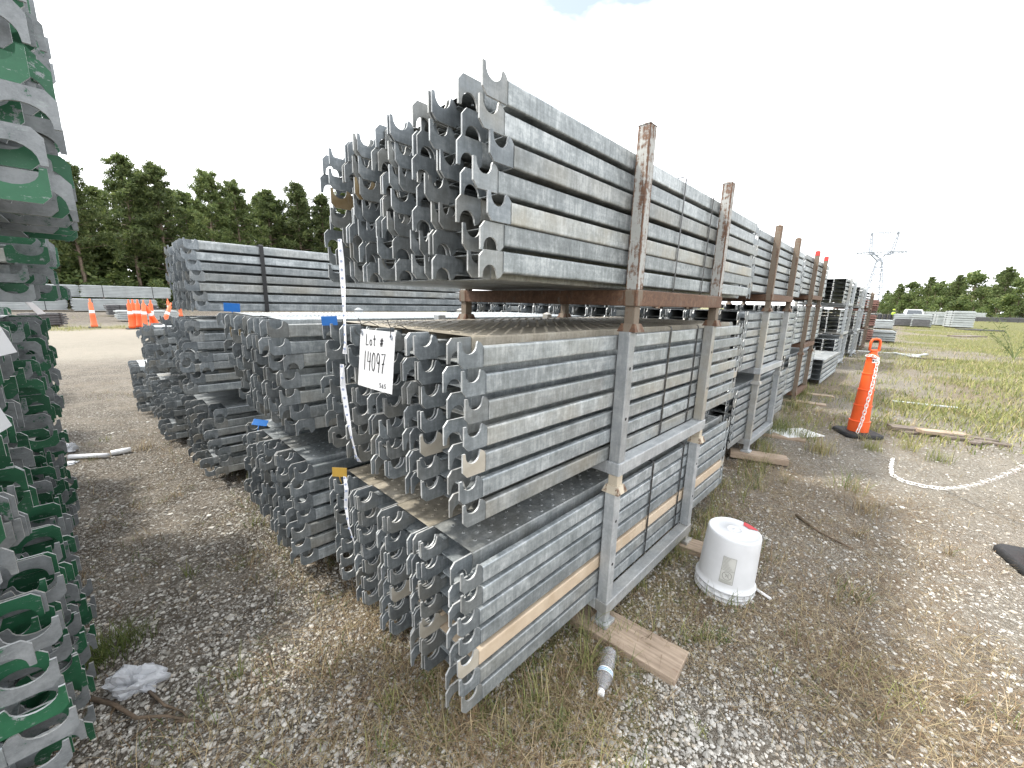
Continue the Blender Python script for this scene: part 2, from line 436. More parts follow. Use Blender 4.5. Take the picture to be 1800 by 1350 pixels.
def ground_mat():
    m, nt, b = nmat('gravel_yard')
    co = objco(nt)
    at = N(nt, 'ShaderNodeAttribute'); at.attribute_name = 'cover'
    sx = N(nt, 'ShaderNodeSeparateColor'); nt.links.new(at.outputs['Color'], sx.inputs[0])
    veg, grn, pale = sx.outputs[0], sx.outputs[1], sx.outputs[2]
    def vor(scale):
        v = N(nt, 'ShaderNodeTexVoronoi'); v.inputs['Scale'].default_value = scale; v.inputs['Randomness'].default_value = 1.0
        nt.links.new(co, v.inputs['Vector']); return v
    v1 = vor(55); v2 = vor(130)
    g1 = N(nt, 'ShaderNodeRGBToBW'); nt.links.new(v1.outputs['Color'], g1.inputs[0])
    g2 = N(nt, 'ShaderNodeRGBToBW'); nt.links.new(v2.outputs['Color'], g2.inputs[0])
    pick = math_(nt, 'ADD', math_(nt, 'MULTIPLY', g1.outputs[0], 0.5), math_(nt, 'MULTIPLY', g2.outputs[0], 0.5))
    stone = ramp(nt, pick, [(0.22, (0.17, 0.155, 0.135)), (0.42, (0.36, 0.335, 0.30)), (0.60, (0.49, 0.465, 0.42)), (0.80, (0.62, 0.60, 0.56))])
    gap = ramp(nt, v1.outputs['Distance'], [(0.42, 0.0), (0.60, 0.9)])
    soil = ramp(nt, noise(nt, co, 3.5, 8, 0.7), [(0.3, (0.24, 0.205, 0.165)), (0.7, (0.42, 0.375, 0.31))])
    gapf = ramp(nt, v2.outputs['Distance'], [(0.45, 0.0), (0.62, 0.7)])
    stone = mix(nt, gap, stone, (0.085, 0.068, 0.05)); stone = mix(nt, gapf, stone, (0.10, 0.08, 0.06))  # soil between the stones, darkened to paint in occlusion shade
    c = mix(nt, math_(nt, 'MULTIPLY', ramp(nt, noise(nt, co, 2.3, 6, 0.65), [(0.45, 0.0), (0.62, 0.7)]), 0.8), stone, soil)
    c = mix(nt, math_(nt, 'MULTIPLY', pale, 0.75), c, (0.58, 0.535, 0.45))
    thatch = ramp(nt, noise(nt, co, 24, 8, 0.75), [(0.3, (0.13, 0.098, 0.065)), (0.5, (0.27, 0.21, 0.145)), (0.72, (0.47, 0.40, 0.29))])
    grass = ramp(nt, noise(nt, co, 16, 8, 0.75), [(0.28, (0.10, 0.105, 0.042)), (0.5, (0.215, 0.22, 0.085)), (0.72, (0.40, 0.365, 0.19))])
    brk = noise(nt, co, 22, 10, 0.8)
    fv = N(nt, 'ShaderNodeMapRange'); nt.links.new(math_(nt, 'ADD', veg, math_(nt, 'MULTIPLY', math_(nt, 'SUBTRACT', brk, 0.5), 2.4)), fv.inputs[0])
    fv.inputs[1].default_value = 0.40; fv.inputs[2].default_value = 0.80; fv.inputs[4].default_value = 0.85
    fg = N(nt, 'ShaderNodeMapRange'); nt.links.new(math_(nt, 'ADD', grn, math_(nt, 'MULTIPLY', math_(nt, 'SUBTRACT', noise(nt, co, 12, 8, 0.7), 0.5), 0.9)), fg.inputs[0])
    fg.inputs[1].default_value = 0.42; fg.inputs[2].default_value = 0.68
    c = mix(nt, fv.outputs[0], c, thatch)
    c = mix(nt, fg.outputs[0], c, grass)
    nt.links.new(c, b.inputs['Base Color']); b.inputs['Roughness'].default_value = 0.95
    b.inputs['Specular IOR Level'].default_value = 0.2
    hh = math_(nt, 'ADD', math_(nt, 'ADD', math_(nt, 'MULTIPLY', v1.outputs['Distance'], -20.0), math_(nt, 'MULTIPLY', v2.outputs['Distance'], -20.0)), math_(nt, 'MULTIPLY', noise(nt, co, 60, 6, 0.7), 0.6))
    bump(nt, b, hh, 0.7, 0.012)
    return m
M['ground'] = ground_mat()

# ------------------------------------------------------------------ ground
def cover(x, y):
    """how much dry growth, green growth and bleached limestone lies at a spot"""
    x = np.asarray(x, float); y = np.asarray(y, float)
    n1 = fbm(x, y, 1.1, 5); n2 = fbm(x + 40, y + 13, 2.4, 4); n3 = fbm(x - 21, y + 77, 5.0, 4)
    right = 1 - sst(-0.2, 1.6, y)                           # open side of the racks
    far = sst(4.0, 9.0, x) * right
    veg = 0.25 + 0.20 * right + 0.05 * far + (n1 - 0.5) * 1.2
    rim = np.exp(-((y - 0.75) / 0.28) ** 2) * sst(0.6, 1.2, x) * (1 - sst(9, 12, x))
    veg = veg + 0.22 * rim
    grn = 0.05 + 0.44 * far + 0.36 * sst(0.3, -5.0, y) * sst(3.5, 8, x) + (n2 - 0.5) * 1.3 + 0.10 * rim
    bare = sst(11, 15, y) * (1 - sst(24, 30, y)) * sst(-30, -10, x) * (1 - sst(8, 20, x))     # dusty track across the yard
    grn = grn * (1 - 0.8 * bare) + 0.55 * sst(22, 25, y) * (1 - sst(27, 30, y)) * (0.5 + n3)
    grn = grn + 0.5 * sst(45, 60, np.hypot(x, y)) * np.where(y > 30, 1, 0.8)
    veg = veg * (1 - 0.8 * bare)
    pale = np.clip(0.10 + 0.75 * bare + 0.5 * (n3 - 0.5) + 0.35 * right * sst(0.5, 3, x), 0, 1)
    return np.clip(veg, 0, 1), np.clip(grn, 0, 1), pale
def axis(lo, hi, dlo, dhi, d0, grow):
    a = [dlo]
    while a[-1] < dhi: a.append(a[-1] + d0)
    d = d0
    while a[-1] < hi: d *= grow; a.append(a[-1] + d)
    l = [dlo]; d = d0
    while l[-1] > lo: d *= grow; l.append(l[-1] - d)
    return np.array(l[:0:-1] + a)
gx = axis(-700, 1400, -1.2, 9.0, 0.05, 1.09); gy = axis(-900, 900, -3.0, 7.0, 0.05, 1.09)
GX, GY = np.meshgrid(gx, gy, indexing='ij')
GZ = gzs(GX, GY)
nx, ny = GX.shape
gv = np.stack([GX.ravel(), GY.ravel(), GZ.ravel()], 1)
ii = np.arange(nx * ny).reshape(nx, ny)
gf = np.stack([ii[:-1, :-1].ravel(), ii[1:, :-1].ravel(), ii[1:, 1:].ravel(), ii[:-1, 1:].ravel()], 1)
def np_mesh(name, v, f, mat, smooth=False):
    me = bpy.data.meshes.new(name); k = f.shape[1]
    me.vertices.add(len(v)); me.vertices.foreach_set('co', np.ascontiguousarray(v, np.float32).ravel())
    me.loops.add(f.size); me.loops.foreach_set('vertex_index', np.ascontiguousarray(f, np.int32).ravel())
    me.polygons.add(len(f)); me.polygons.foreach_set('loop_start', np.arange(0, f.size, k, dtype=np.int32))
    if smooth: me.polygons.foreach_set('use_smooth', np.ones(len(f), bool))
    me.update(calc_edges=True); me.validate()
    if not smooth: me.shade_flat()
    if mat: me.materials.append(mat)
    return me
def vcol(me, name, c):
    a = me.color_attributes.new(name, 'FLOAT_COLOR', 'POINT')
    c4 = np.ones((len(c), 4), np.float32); c4[:, :c.shape[1]] = c
    a.data.foreach_set('color', c4.ravel())
gm = np_mesh('ground', gv, gf, M['ground'], True)
vcol(gm, 'cover', np.stack([q.ravel() for q in cover(GX, GY)], 1))
ground = put('ground', gm); tag(ground, kind='structure')

# ------------------------------------------------------------------ scaffold planks
W, H = 0.232, 0.0585
def channel_profile(w=W, h=H, t=0.0013, r=0.005, lip=0.018):
    c = [(lip, 0), (0, 0), (0, h), (w, h), (w, 0), (w - lip, 0)]
    path = [np.array(c[0], float)]
    for i in range(1, len(c) - 1):
        p, a, b = np.array(c[i], float), np.array(c[i - 1], float), np.array(c[i + 1], float)
        d0 = (a - p) / np.linalg.norm(a - p); d1 = (b - p) / np.linalg.norm(b - p)
        for k in range(4):
            q = k / 3; s0 = p + d0 * r; s1 = p + d1 * r
            path.append((1 - q) ** 2 * s0 + 2 * q * (1 - q) * p + q * q * s1)
    path.append(np.array(c[-1], float))
    return np.array(path), t
def channel_mesh(name, L, mat, top=True):
    P, t = channel_profile()
    n = len(P)
    T = np.gradient(P, axis=0); T /= np.linalg.norm(T, axis=1)[:, None]
    nor = np.stack([T[:, 1], -T[:, 0]], 1)
    o = P + nor * t; i_ = P - nor * t
    mb = MB()
    segs = [k for k in range(n - 1) if top or not (P[k][1] > H - 1e-4 and P[k + 1][1] > H - 1e-4)]
    for x in (0, L): pass
    v = [(0, *p) for p in o] + [(0, *p) for p in i_] + [(L, *p) for p in o] + [(L, *p) for p in i_]
    f = []
    for k in segs:
        f.append((k, k + 1, 2 * n + k + 1, 2 * n + k)); f.append((n + k, 3 * n + k, 3 * n + k + 1, n + k + 1))
        f.append((k, n + k, n + k + 1, k + 1)); f.append((2 * n + k, 2 * n + k + 1, 3 * n + k + 1, 3 * n + k))
    for k in (0, n - 1): f.append((k, 2 * n + k, 3 * n + k, n + k))
    mb.add(v, f)
    if not top:                      # perforated deck: every second cell carries a raised punched hole
        y0, y1 = 0.0065, W - 0.0065; ncy = 7; ncx = int(L / 0.036)
        cw = (y1 - y0) / ncy; cl = L / ncx; z = H + t
        for i in range(ncx):
            for j in range(ncy):
                xa, ya = i * cl, y0 + j * cw; xb, yb = xa + cl, ya + cw
                xm, ym = (xa + xb) / 2, (ya + yb) / 2
                if (i + j) % 2 or i in (0, ncx - 1):
                    mb.add([(xa, ya, z), (xb, ya, z), (xb, yb, z), (xa, yb, z)], [(0, 1, 2, 3)]); continue
                sq = [(xb, ym), (xb, yb), (xm, yb), (xa, yb), (xa, ym), (xa, ya), (xm, ya), (xb, ya)]
                R1, R2 = 0.0085, 0.0052
                ci = [(math.cos(k * math.pi / 4), math.sin(k * math.pi / 4)) for k in range(8)]
                v = [(p[0], p[1], z) for p in sq] + [(xm + a * R1, ym + b * R1, z) for a, b in ci] + [(xm + a * R2, ym + b * R2, z + 0.0026) for a, b in ci] + [(xm + a * R2 * .95, ym + b * R2 * .95, z - 0.004) for a, b in ci]
                f = []
                for k in range(8):
                    k2 = (k + 1) % 8
                    f += [(k, k2, 8 + k2, 8 + k), (8 + k, 8 + k2, 16 + k2, 16 + k), (16 + k, 16 + k2, 24 + k2, 24 + k)]
                mb.add(v, f)
        mb.add([(0, y0, H - t), (L, y0, H - t), (L, y1, H - t), (0, y1, H - t)][:0], [])
    me = mesh(name, mb.v, mb.f, mat)
    return me
def hook_outline(ln=0.089, rx=0.0275, cxp=-0.0505, drop=0.0175, rz=0.0285):
    pts = [(0.030, 0.050), (0.030, 0.010), (0.0, 0.010), (0.0, -0.002), (-0.009, -0.0125), (cxp + rx + 0.0035, -drop)]
    for k in range(11):
        a = math.pi * k / 10
        pts.append((cxp + rx * math.cos(a), -0.0095 + rz * math.sin(a)))
    pts += [(cxp - rx - 0.001, -drop), (-ln, -drop), (-ln, H - 0.018), (-ln + 0.016, H), (-0.001, H), (-0.001, 0.050)]
    return pts[::-1]
def hook_mesh(name, mat, edge, **kw):
    mb = MB(); mb.plate(hook_outline(**kw), 0.0, 0.0065)
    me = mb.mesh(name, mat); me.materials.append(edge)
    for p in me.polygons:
        if abs(p.normal.y) < 0.5: p.material_index = 1          # cut edges take the paler tone that paints in caught sky light
    return me
_chan = {}
def chan(L, mat, perf=False):
    k = (round(L, 3), mat, perf)
    if k not in _chan: _chan[k] = channel_mesh('deck', L, M[mat], top=not perf)
    return _chan[k]
_hook = {}
WIDE = dict(ln=0.125, rx=0.042, cxp=-0.070, rz=0.034)
def hookm(mat, wide=False):
    if (mat, wide) not in _hook:
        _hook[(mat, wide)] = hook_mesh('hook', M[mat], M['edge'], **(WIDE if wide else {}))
    return _hook[(mat, wide)]

def plank(loc, up, L, label, group, web='web', hook='hook', perf=False, wide=False, yaw=0.0, category='scaffold plank', name='scaffold_plank'):
    """a steel scaffold plank: deck channel and two hook plates at either end"""
    t = empty(name, loc, (0 if up else math.pi, 0, yaw), label, category, group)
    put('deck', chan(L, web, perf), t)
    hm = hookm(hook, wide)
    for (x, y, rz) in ((-0.0005, 0.0015, 0), (-0.0005, W - 0.0075, 0), (L + 0.0005, 0.0075, math.pi), (L + 0.0005, W - 0.0015, math.pi)):
        put('hook', hm, t, (x, y, 0), (0, 0, rz))
    return t

STUFF = {'galv': [], 'green': []}           # planks past the countable ones: (matrix, length)
ORD = ['first', 'second', 'third', 'fourth', 'fifth', 'sixth', 'seventh', 'eighth', 'ninth']
def stack(x0, yR, z0, pitch, L, ncol=4, nlay=7, jit=0.012, jy=0.0, flips=(), topperf=True, individual=True, where='', side='', special=None,
          kind='galv', green=False, trend=0.0, seed=1, single=False, face=1, group=None, yaw_j=0.0, defweb='web', delta=0.06):
    r = random.Random(seed)
    special = special or {}
    for i in range(nlay):
        flip = (i in flips) if not callable(flips) else flips(r)
        zb = z0 + i * pitch
        ylay = jy * (1 if i % 2 else -1) + r.uniform(-0.002, 0.002)
        for k in range(ncol):
            for part in ((0,) if single else (0, 1)):             # 0 outer plank of the nested pair, 1 inner
                up = (part == 1) != flip
                if single: up = True
                y = yR + ylay + k * 0.2352 + (delta if part else 0.0)
                x = x0 + r.uniform(-jit, jit) + trend * (nlay - 1 - i)
                z = zb if not up else zb + pitch - H - 0.0028
                if single: z = zb
                yaw = r.uniform(-yaw_j, yaw_j)
                if face < 0:        # the plank runs towards -X: its near end faces +X
                    locx = x - L
                else: locx = x
                loc = (locx, y if up else y + W, z if up else z + H)
                if not individual:
                    STUFF[kind].append((loc, up, L)); continue
                web, hk = special.get((i, k, part), (None, None))
                web = web or defweb; hk = hk or ('green' if green else 'hook')
                if green:
                    lab = f'{"upright" if up else "upturned"} green hooked plank, {ORD[i]} layer up, {ORD[k]} column along, {where} across aisle'; gr = group
                else:
                    ud = 'upright' if up else 'upturned'
                    colr = {'web': 'grey', 'stained': 'stained', 'dusty': 'dusty', 'tan': 'tan', 'beige': 'beige', 'brown': 'brown'}[web if web not in ('web', 'stained') else {'tan': 'tan', 'beige': 'beige', 'brown': 'brown'}.get(hk, 'web')]
                    lab = f'{ud} {colr} plank, {ORD[i]} layer up, {ORD[k]} column from {side}, {where}'
                    gr = group
                plank(loc, up, L, lab, gr, web, hk, perf=(topperf and up and i == nlay - 1), wide=green, yaw=yaw, name='green_hook_plank' if green else 'scaffold_plank')

# the rack with the lot sign: three tiers
L0 = 2.47
stack(0.765, 0.862, 0.168, 0.079, L0, seed=2, where='bottom tier by bucket', side='bucket', group='planks in the bottom tier of the lot sign rack',
      special={(2, 0, 0): ('tan', 'beige'), (2, 1, 0): ('tan', 'beige'), (6, 1, 1): ('dusty', None), (6, 2, 1): ('dusty', None), (6, 3, 1): ('dusty', None)})
stack(0.772, 0.862, 0.868, 0.0825, L0, seed=5, jit=0.016, delta=0.076, where='middle tier of lot sign rack', side='bucket', group='planks in the middle tier of the lot sign rack',
      special={(2, 0, 0): (None, 'beige'), **{(6, k, 1): ('dusty', None) for k in range(4)}})
stack(0.845, 0.866, 1.619, 0.0755, L0, seed=9, defweb='stained', delta=0.082, jit=0.026, jy=0.0036, flips=(0, 1), topperf=True, where='upper tier with rusty posts', side='bucket', group='planks in the upper tier of the lot sign rack',
      special={(4, 3, 0): (None, 'brown'), (1, 0, 0): (None, 'hook')})
# the next rack behind it, two tiers
stack(0.650, 2.062, 0.163, 0.079, L0, seed=12, jit=0.03, where='ground tier behind yellow tag', side='yellow tag', group='planks in the ground tier of the rack behind')
stack(0.610, 2.062, 0.874, 0.0815, L0, seed=14, jit=0.035, delta=0.075, trend=0.012, flips=lambda r: r.random() < 0.15, where='tier between blue tags', side='lot sign', group='planks in the top tier of the rack behind', special={(5, 3, 0): (None, 'brown')})
# further stacks (past the countable number)
rf = lambda r: r.random() < 0.45
stack(0.560, 3.80, 0.095, 0.081, 2.2, seed=21, jit=0.07, flips=rf, individual=False, yaw_j=0.0)
stack(0.540, 3.80, 0.805, 0.079, 2.2, seed=22, jit=0.09, flips=rf, individual=False)
stack(0.575, 3.86, 1.425, 0.0755, 2.47, seed=23, jit=0.035, jy=0.0036, flips=lambda r: r.random() < 0.25, individual=False)      # tall bundle on top
stack(0.440, 5.22, 0.075, 0.080, 2.2, seed=24, jit=0.08, flips=rf, individual=False)
stack(0.440, 5.22, 0.740, 0.080, 2.2, nlay=6, seed=25, jit=0.10, flips=rf, individual=False)
stack(0.330, 6.75, 0.070, 0.082, 2.0, seed=26, ncol=3, jit=0.07, flips=rf, individual=False)
# second row behind the racks, seen through the gap under the upper tier
for (xx, yy) in ((3.55, 2.06), (3.55, 3.5)):
    for zz, nl in ((0.17, 7), (0.88, 7), (1.44, 2)):
        stack(xx, yy, zz, 0.081, 2.2, nlay=nl, ncol=5, seed=int(yy * 10 + zz * 10), jit=0.03, individual=False)
# racks further along the row
stack(4.00, 1.00, 0.262, 0.079, 2.0, seed=31, individual=False); stack(3.99, 1.00, 0.99, 0.0755, 2.0, seed=32, individual=False); stack(3.95, 1.00, 1.69, 0.0745, 2.0, seed=33, jit=0.02, jy=0.003, individual=False)
stack(6.75, 1.09, 0.34, 0.079, 2.0, seed=34, individual=False); stack(6.75, 1.09, 1.07, 0.0755, 2.0, seed=35, individual=False); stack(6.70, 1.09, 1.76, 0.0745, 2.0, seed=36, jit=0.02, jy=0.003, individual=False)
stack(9.15, 0.97, 0.215, 0.093, 2.1, ncol=3, nlay=5, seed=37, single=True, individual=False)
for q, (xx, zo) in enumerate(((12.0, 0.17), (15.6, 0.14), (19.4, 0.10))):
    for t3, (zz, nl) in enumerate(((0.17, 6), (0.87, 6), (1.56, 6))):
        stack(xx, 1.12, zz + zo, 0.093, 2.4, nlay=nl, seed=40 + q * 3 + t3, jit=0.05, single=True, individual=False)

# green-hooked planks on the other side of the aisle (they run towards -X)
GL = 1.6
stack(-0.335, 1.42, 0.14, 0.082, GL, ncol=4, nlay=7, jit=0.03, jy=0.003, flips=rf, seed=51, green=True, face=-1, topperf=False,
      where='ground tier', group='green hooked planks, ground tier')
stack(-0.385, 1.42, 0.86, 0.080, GL, ncol=4, nlay=7, jit=0.04, jy=0.003, flips=rf, seed=52, green=True, face=-1, topperf=False,
      where='middle tier', group='green hooked planks, middle tier')
stack(-0.165, 1.42, 1.74, 0.080, GL, ncol=4, nlay=8, jit=0.035, jy=0.003, flips=rf, seed=53, green=True, face=-1, topperf=False,
      where='topmost tier', group='green hooked planks, topmost tier')
for (xx, yy, tiers) in ((-0.41, 2.75, (0.12,)), (-0.375, 2.75, (0.84,)), (-0.285, 2.75, (1.50,)), (-0.60, 4.1, (0.1, 0.8)), (-0.82, 6.0, (0.1, 0.8)), (-0.82, 8.3, (0.1,))):
    for zz in tiers:
        stack(xx, yy, zz, 0.081, GL, seed=int(yy * 7 + zz * 5), nlay=4 if zz > 1.4 else 7, jit=0.05, jy=0.003, flips=rf, kind='green', individual=False, face=-1)

# join the uncounted planks
def base_plank(L, wide=False):
    P, t = channel_profile(); ks = [0, 1, 4, 5, 8, 9, 12, 13, 16, 17]
    P = P[[0, 2, 4, 5, 8, 9, 12, 13, 15, 17]] if len(P) == 18 else P
    n = len(P)
    v = [(x, *p) for x in (0, L) for p in P]
    f = [(k, k + 1, n + k + 1, n + k) for k in range(n - 1)]
    cen = np.array([W / 2, H / 2]); inner = P + (cen - P) / np.maximum(np.abs(cen - P), 1e-6).max(axis=1)[:, None] * 0.004     # sheet thickness at the open ends
    v += [(x, *p) for x in (0, L) for p in inner]
    for q in (0, 1): f += [(q * n + k, q * n + k + 1, 2 * n + q * n + k + 1, 2 * n + q * n + k) for k in range(n - 1)]
    hb = MB()
    out = hook_outline(**(WIDE if wide else {}))
    tris = []
    hv = []
    for (x, y, s) in ((0, 0.0015, 1), (0, W - 0.0075, 1), (L, 0.0015, -1), (L, W - 0.0075, -1)):
        b0 = len(v) + len(hv)
        k = len(out)
        hv += [(x + s * a, y, c) for a, c in out] + [(x + s * a, y + 0.006, c) for a, c in out]
        tris.append([b0 + j for j in range(k)]); tris.append([b0 + k + j for j in range(k)][::-1])
        for j in range(k):
            j2 = (j + 1) % k; tris.append([b0 + j, b0 + k + j, b0 + k + j2, b0 + j2])
    me = mesh('tmp', v + hv, f + [tuple(q) for q in tris])
    bm = bmesh.new(); bm.from_mesh(me); bmesh.ops.triangulate(bm, faces=bm.faces[:]); bm.verts.index_update()
    nweb = len(v); bm.normal_update()
    V = np.array([q.co[:] for q in bm.verts]); Fc = np.array([[q.index for q in ff.verts] for ff in bm.faces])
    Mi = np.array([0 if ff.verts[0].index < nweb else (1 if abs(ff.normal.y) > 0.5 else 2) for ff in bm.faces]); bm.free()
    bpy.data.meshes.remove(me)
    return V, Fc, Mi
def join_stuff(lst, name, mats, wide, label, cat):
    Vs = []; Fs = []; Ms = []; cache = {}; n = 0
    for loc, up, L in lst:
        if L not in cache: cache[L] = base_plank(L, wide)
        V, Fc, Mi = cache[L]; s = 1 if up else -1; Ms.append(Mi)
        Vs.append(V * np.array([1, s, s]) + np.array(loc)); Fs.append(Fc + n); n += len(V)
    me = np_mesh(name, np.concatenate(Vs), np.concatenate(Fs), mats[0])
    for q in mats[1:]: me.materials.append(q)
    me.polygons.foreach_set('material_index', np.concatenate(Ms).astype(np.int32))
    o = put(name, me); tag(o, label, cat, kind='stuff'); return o
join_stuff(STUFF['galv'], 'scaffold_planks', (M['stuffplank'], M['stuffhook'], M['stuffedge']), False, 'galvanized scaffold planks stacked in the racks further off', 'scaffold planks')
join_stuff(STUFF['green'], 'green_scaffold_planks', (M['stuffplank'], M['green_far'], M['stuffedge']), True, 'green hooked scaffold planks stacked further along the aisle', 'scaffold planks')

# ------------------------------------------------------------------ steel stacking pallets
PW = 0.052
def post_mesh(h, mat, cap):
    mb = MB(); w = PW / 2
    mb.box((-w, -w, 0), (w, w, h), 0.004)
    if cap:
        mb.add([(-w - .002, -w - .002, h), (w + .002, -w - .002, h), (w + .002, w + .002, h), (-w - .002, w + .002, h), (0, 0, h + 0.017)], [(0, 1, 4), (1, 2, 4), (2, 3, 4), (3, 0, 4), (3, 2, 1, 0)])
    return mb.mesh('post', mat)
def foot_mesh(mat, leg, flat):
    mb = MB(); w = 0.023
    mb.box((-w, -w, 0.02), (w, w, leg), 0.003)
    a, c = (0.042, 0.03)
    if flat: mb.box((-0.042, -0.042, 0), (0.042, 0.042, 0.0195), 0.004)
    else:
        mb.add([(-a, -a, -.006), (a, -a, -.006), (a, a, -.006), (-a, a, -.006), (-c, -c, 0.028), (c, -c, 0.028), (c, c, 0.028), (-c, c, 0.028)],
               [(0, 1, 5, 4), (1, 2, 6, 5), (2, 3, 7, 6), (3, 0, 4, 7), (4, 5, 6, 7), (3, 2, 1, 0)])
    return mb.mesh('foot', mat)
def pallet(xa, xb, ya, yb, zf, zframe, ztop, mat, label, footmat=None, cap=False, flat=False, postmat=None, fh=0.06, tip=None, group='steel post pallets'):
    """square tube frame on four feet with a post at every corner"""
    t = empty('steel_pallet', (xa, ya, zf), (0, 0, 0), label, 'pallet', group)
    pm = post_mesh(ztop - zframe - fh, postmat or mat, cap)
    fm = foot_mesh(footmat or mat, zframe - zf, flat)
    for (x, y) in ((xa, ya), (xb, ya), (xa, yb), (xb, yb)):
        p = put('post', pm, t, (x - xa, y - ya, zframe + fh - zf))
        put('foot', fm, t, (x - xa, y - ya, 0))
        for zz in ((0.42, 0.20) if ztop - zframe > 0.5 and not cap and postmat is None else ()):
            mb = MB(); mb.tube([(0, -PW / 2 - 0.0006, zz), (0, -PW / 2 + 0.004, zz)], 0.0075, 12); mb.obj('bolt_hole', M['ink'], p)
        if tip:
            mb = MB(); mb.box((-.0275, -.0275, ztop - zframe - fh - .06), (.0275, .0275, ztop - zframe - fh + .003), 0.003); mb.obj('painted_tip', M['redtip'], p)
    w = 0.031
    for y in (0, yb - ya):
        mb = MB(); mb.box((-w, -w, 0), (xb - xa + w, w, fh), 0.005); mb.obj('beam', mat, t, (0, y, zframe - zf))
    for x in (0, xb - xa):
        mb = MB(); mb.box((-w + .001, w, 0.001), (w - .001, yb - ya - w, fh - .001), 0.004); mb.obj('cross_beam', mat, t, (x, 0, zframe - zf))
    return t
YA, YB2 = 0.828, 1.922
pallet(1.523, 2.500, YA, YB2, 0.040, 0.105, 0.722, M['pallet'], 'galvanized post pallet standing on wooden boards beside the white bucket', flat=True)
pallet(1.534, 2.520, YA, YB2, 0.728, 0.806, 1.440, M['pallet'], 'galvanized post pallet carrying the tier below the rusty pallet', footmat=M['cream'])
pallet(1.562, 2.545, YA, YB2, 1.446, 1.545, 2.222, M['rust2'], 'rusty post pallet with pale flaking posts on top of the rack', cap=True, postmat=M['rust'], fh=0.066)
pallet(1.44, 2.46, 2.028, 3.12, 0.040, 0.1, 0.722, M['pallet'], 'galvanized post pallet on the ground behind the lot sign rack', flat=True)
pallet(1.44, 2.46, 2.028, 3.12, 0.728, 0.812, 1.462, M['pallet'], 'galvanized post pallet with pointed post caps behind the lot sign rack', cap=True)
for (xa, xb, ya, zf, lab, m3, tip, mid) in ((4.42, 5.30, 0.962, 0.12, 'second rack along the row', M['rust2'], False, M['pallet']), (7.20, 8.02, 1.052, 0.19, 'third rack along the row', M['rust2'], True, M['rust2'])):
    pallet(xa, xb, ya, ya + 1.07, zf, zf + 0.075, zf + 0.70, mid, f'ground level post pallet of the {lab}', flat=True, postmat=M['rust2'] if tip else None)
    pallet(xa, xb, ya, ya + 1.07, zf + 0.706, zf + 0.80, zf + 1.40, mid, f'middle post pallet of the {lab}', postmat=M['rust2'] if tip else None)
    pallet(xa, xb, ya, ya + 1.07, zf + 1.406, zf + 1.50, zf + 2.16, m3, f'brown rusted top pallet {"with red tipped posts " if tip else ""}of the {lab}', cap=True, tip=tip, postmat=M['rust2'])
for q, (xx, zo, nm) in enumerate(((12.0, 0.17, 'fourth'), (15.6, 0.14, 'fifth'), (19.4, 0.10, 'sixth'))):
    for t3, zb in enumerate((0.02, 0.72, 1.41)):
        pallet(xx + 0.5, xx + 1.5, 1.085, 2.10, zb + zo, zb + zo + 0.08, zb + zo + 0.70, M['pallet'] if q < 2 else M['rust2'], f'{("ground level", "middle", "top")[t3]} post pallet of the {nm} rack along the row', cap=(t3 == 2), flat=(t3 == 0))

# straps
def strap(x, ya, yb, za, zb, label, w=0.016, lean=0.0, group='black steel straps round the plank tiers'):
    mb = MB(); t = 0.0012; r = 0.012
    pts = []
    for (cy, cz, a0) in ((ya + r, zb - r, 180), (yb - r, zb - r, 90), (yb - r, za + r, 0), (ya + r, za + r, -90)):
        for k in range(4):
            a = math.radians(a0 - 30 * k); pts.append((cy + r * math.cos(a), cz + r * math.sin(a)))
    v = []; f = []
    c = np.array([(ya + yb) / 2, (za + zb) / 2])
    for (y, z) in pts:
        d = np.array([y, z]) - c; d = d / np.linalg.norm(d) * t
        xx = x + lean * (z - za) / (zb - za)
        v += [(xx - w / 2, y, z), (xx + w / 2, y, z), (xx + w / 2, y + d[0], z + d[1]), (xx - w / 2, y + d[0], z + d[1])]
    n = len(pts)
    for i in range(n):
        j = (i + 1) % n
        for k in range(4):
            k2 = (k + 1) % 4
            f.append((i * 4 + k, i * 4 + k2, j * 4 + k2, j * 4 + k))
    mb.add(v, f); o = mb.obj('strap', M['strap'])
    tag(o, label, 'strap', group); return o
strap(1.985, 0.8565, 1.876, 0.166, 0.7258, 'black strap round the bottom tier, nearer the first post', lean=0.006)
strap(2.395, 0.8565, 1.876, 0.166, 0.7258, 'black strap round the bottom tier, close to the second post', lean=0.012)
strap(2.030, 0.8565, 1.876, 0.866, 1.4468, 'black strap round the middle tier, nearer the first post', lean=0.012)
strap(2.390, 0.8565, 1.876, 0.866, 1.4468, 'black strap round the middle tier, close to the second post', lean=0.02)
strap(2.010, 0.8545, 1.893, 1.616, 2.1512, 'black strap round the upper tier, nearer the first rusty post', w=0.013, lean=0.02)
strap(2.380, 0.8545, 1.893, 1.616, 2.1512, 'black strap round the upper tier, close to the second rusty post', w=0.013, lean=0.03)
strap(0.985, 3.843, 4.86, 1.42, 1.958, 'wide black strap round the tall bundle in the back row', w=0.03)

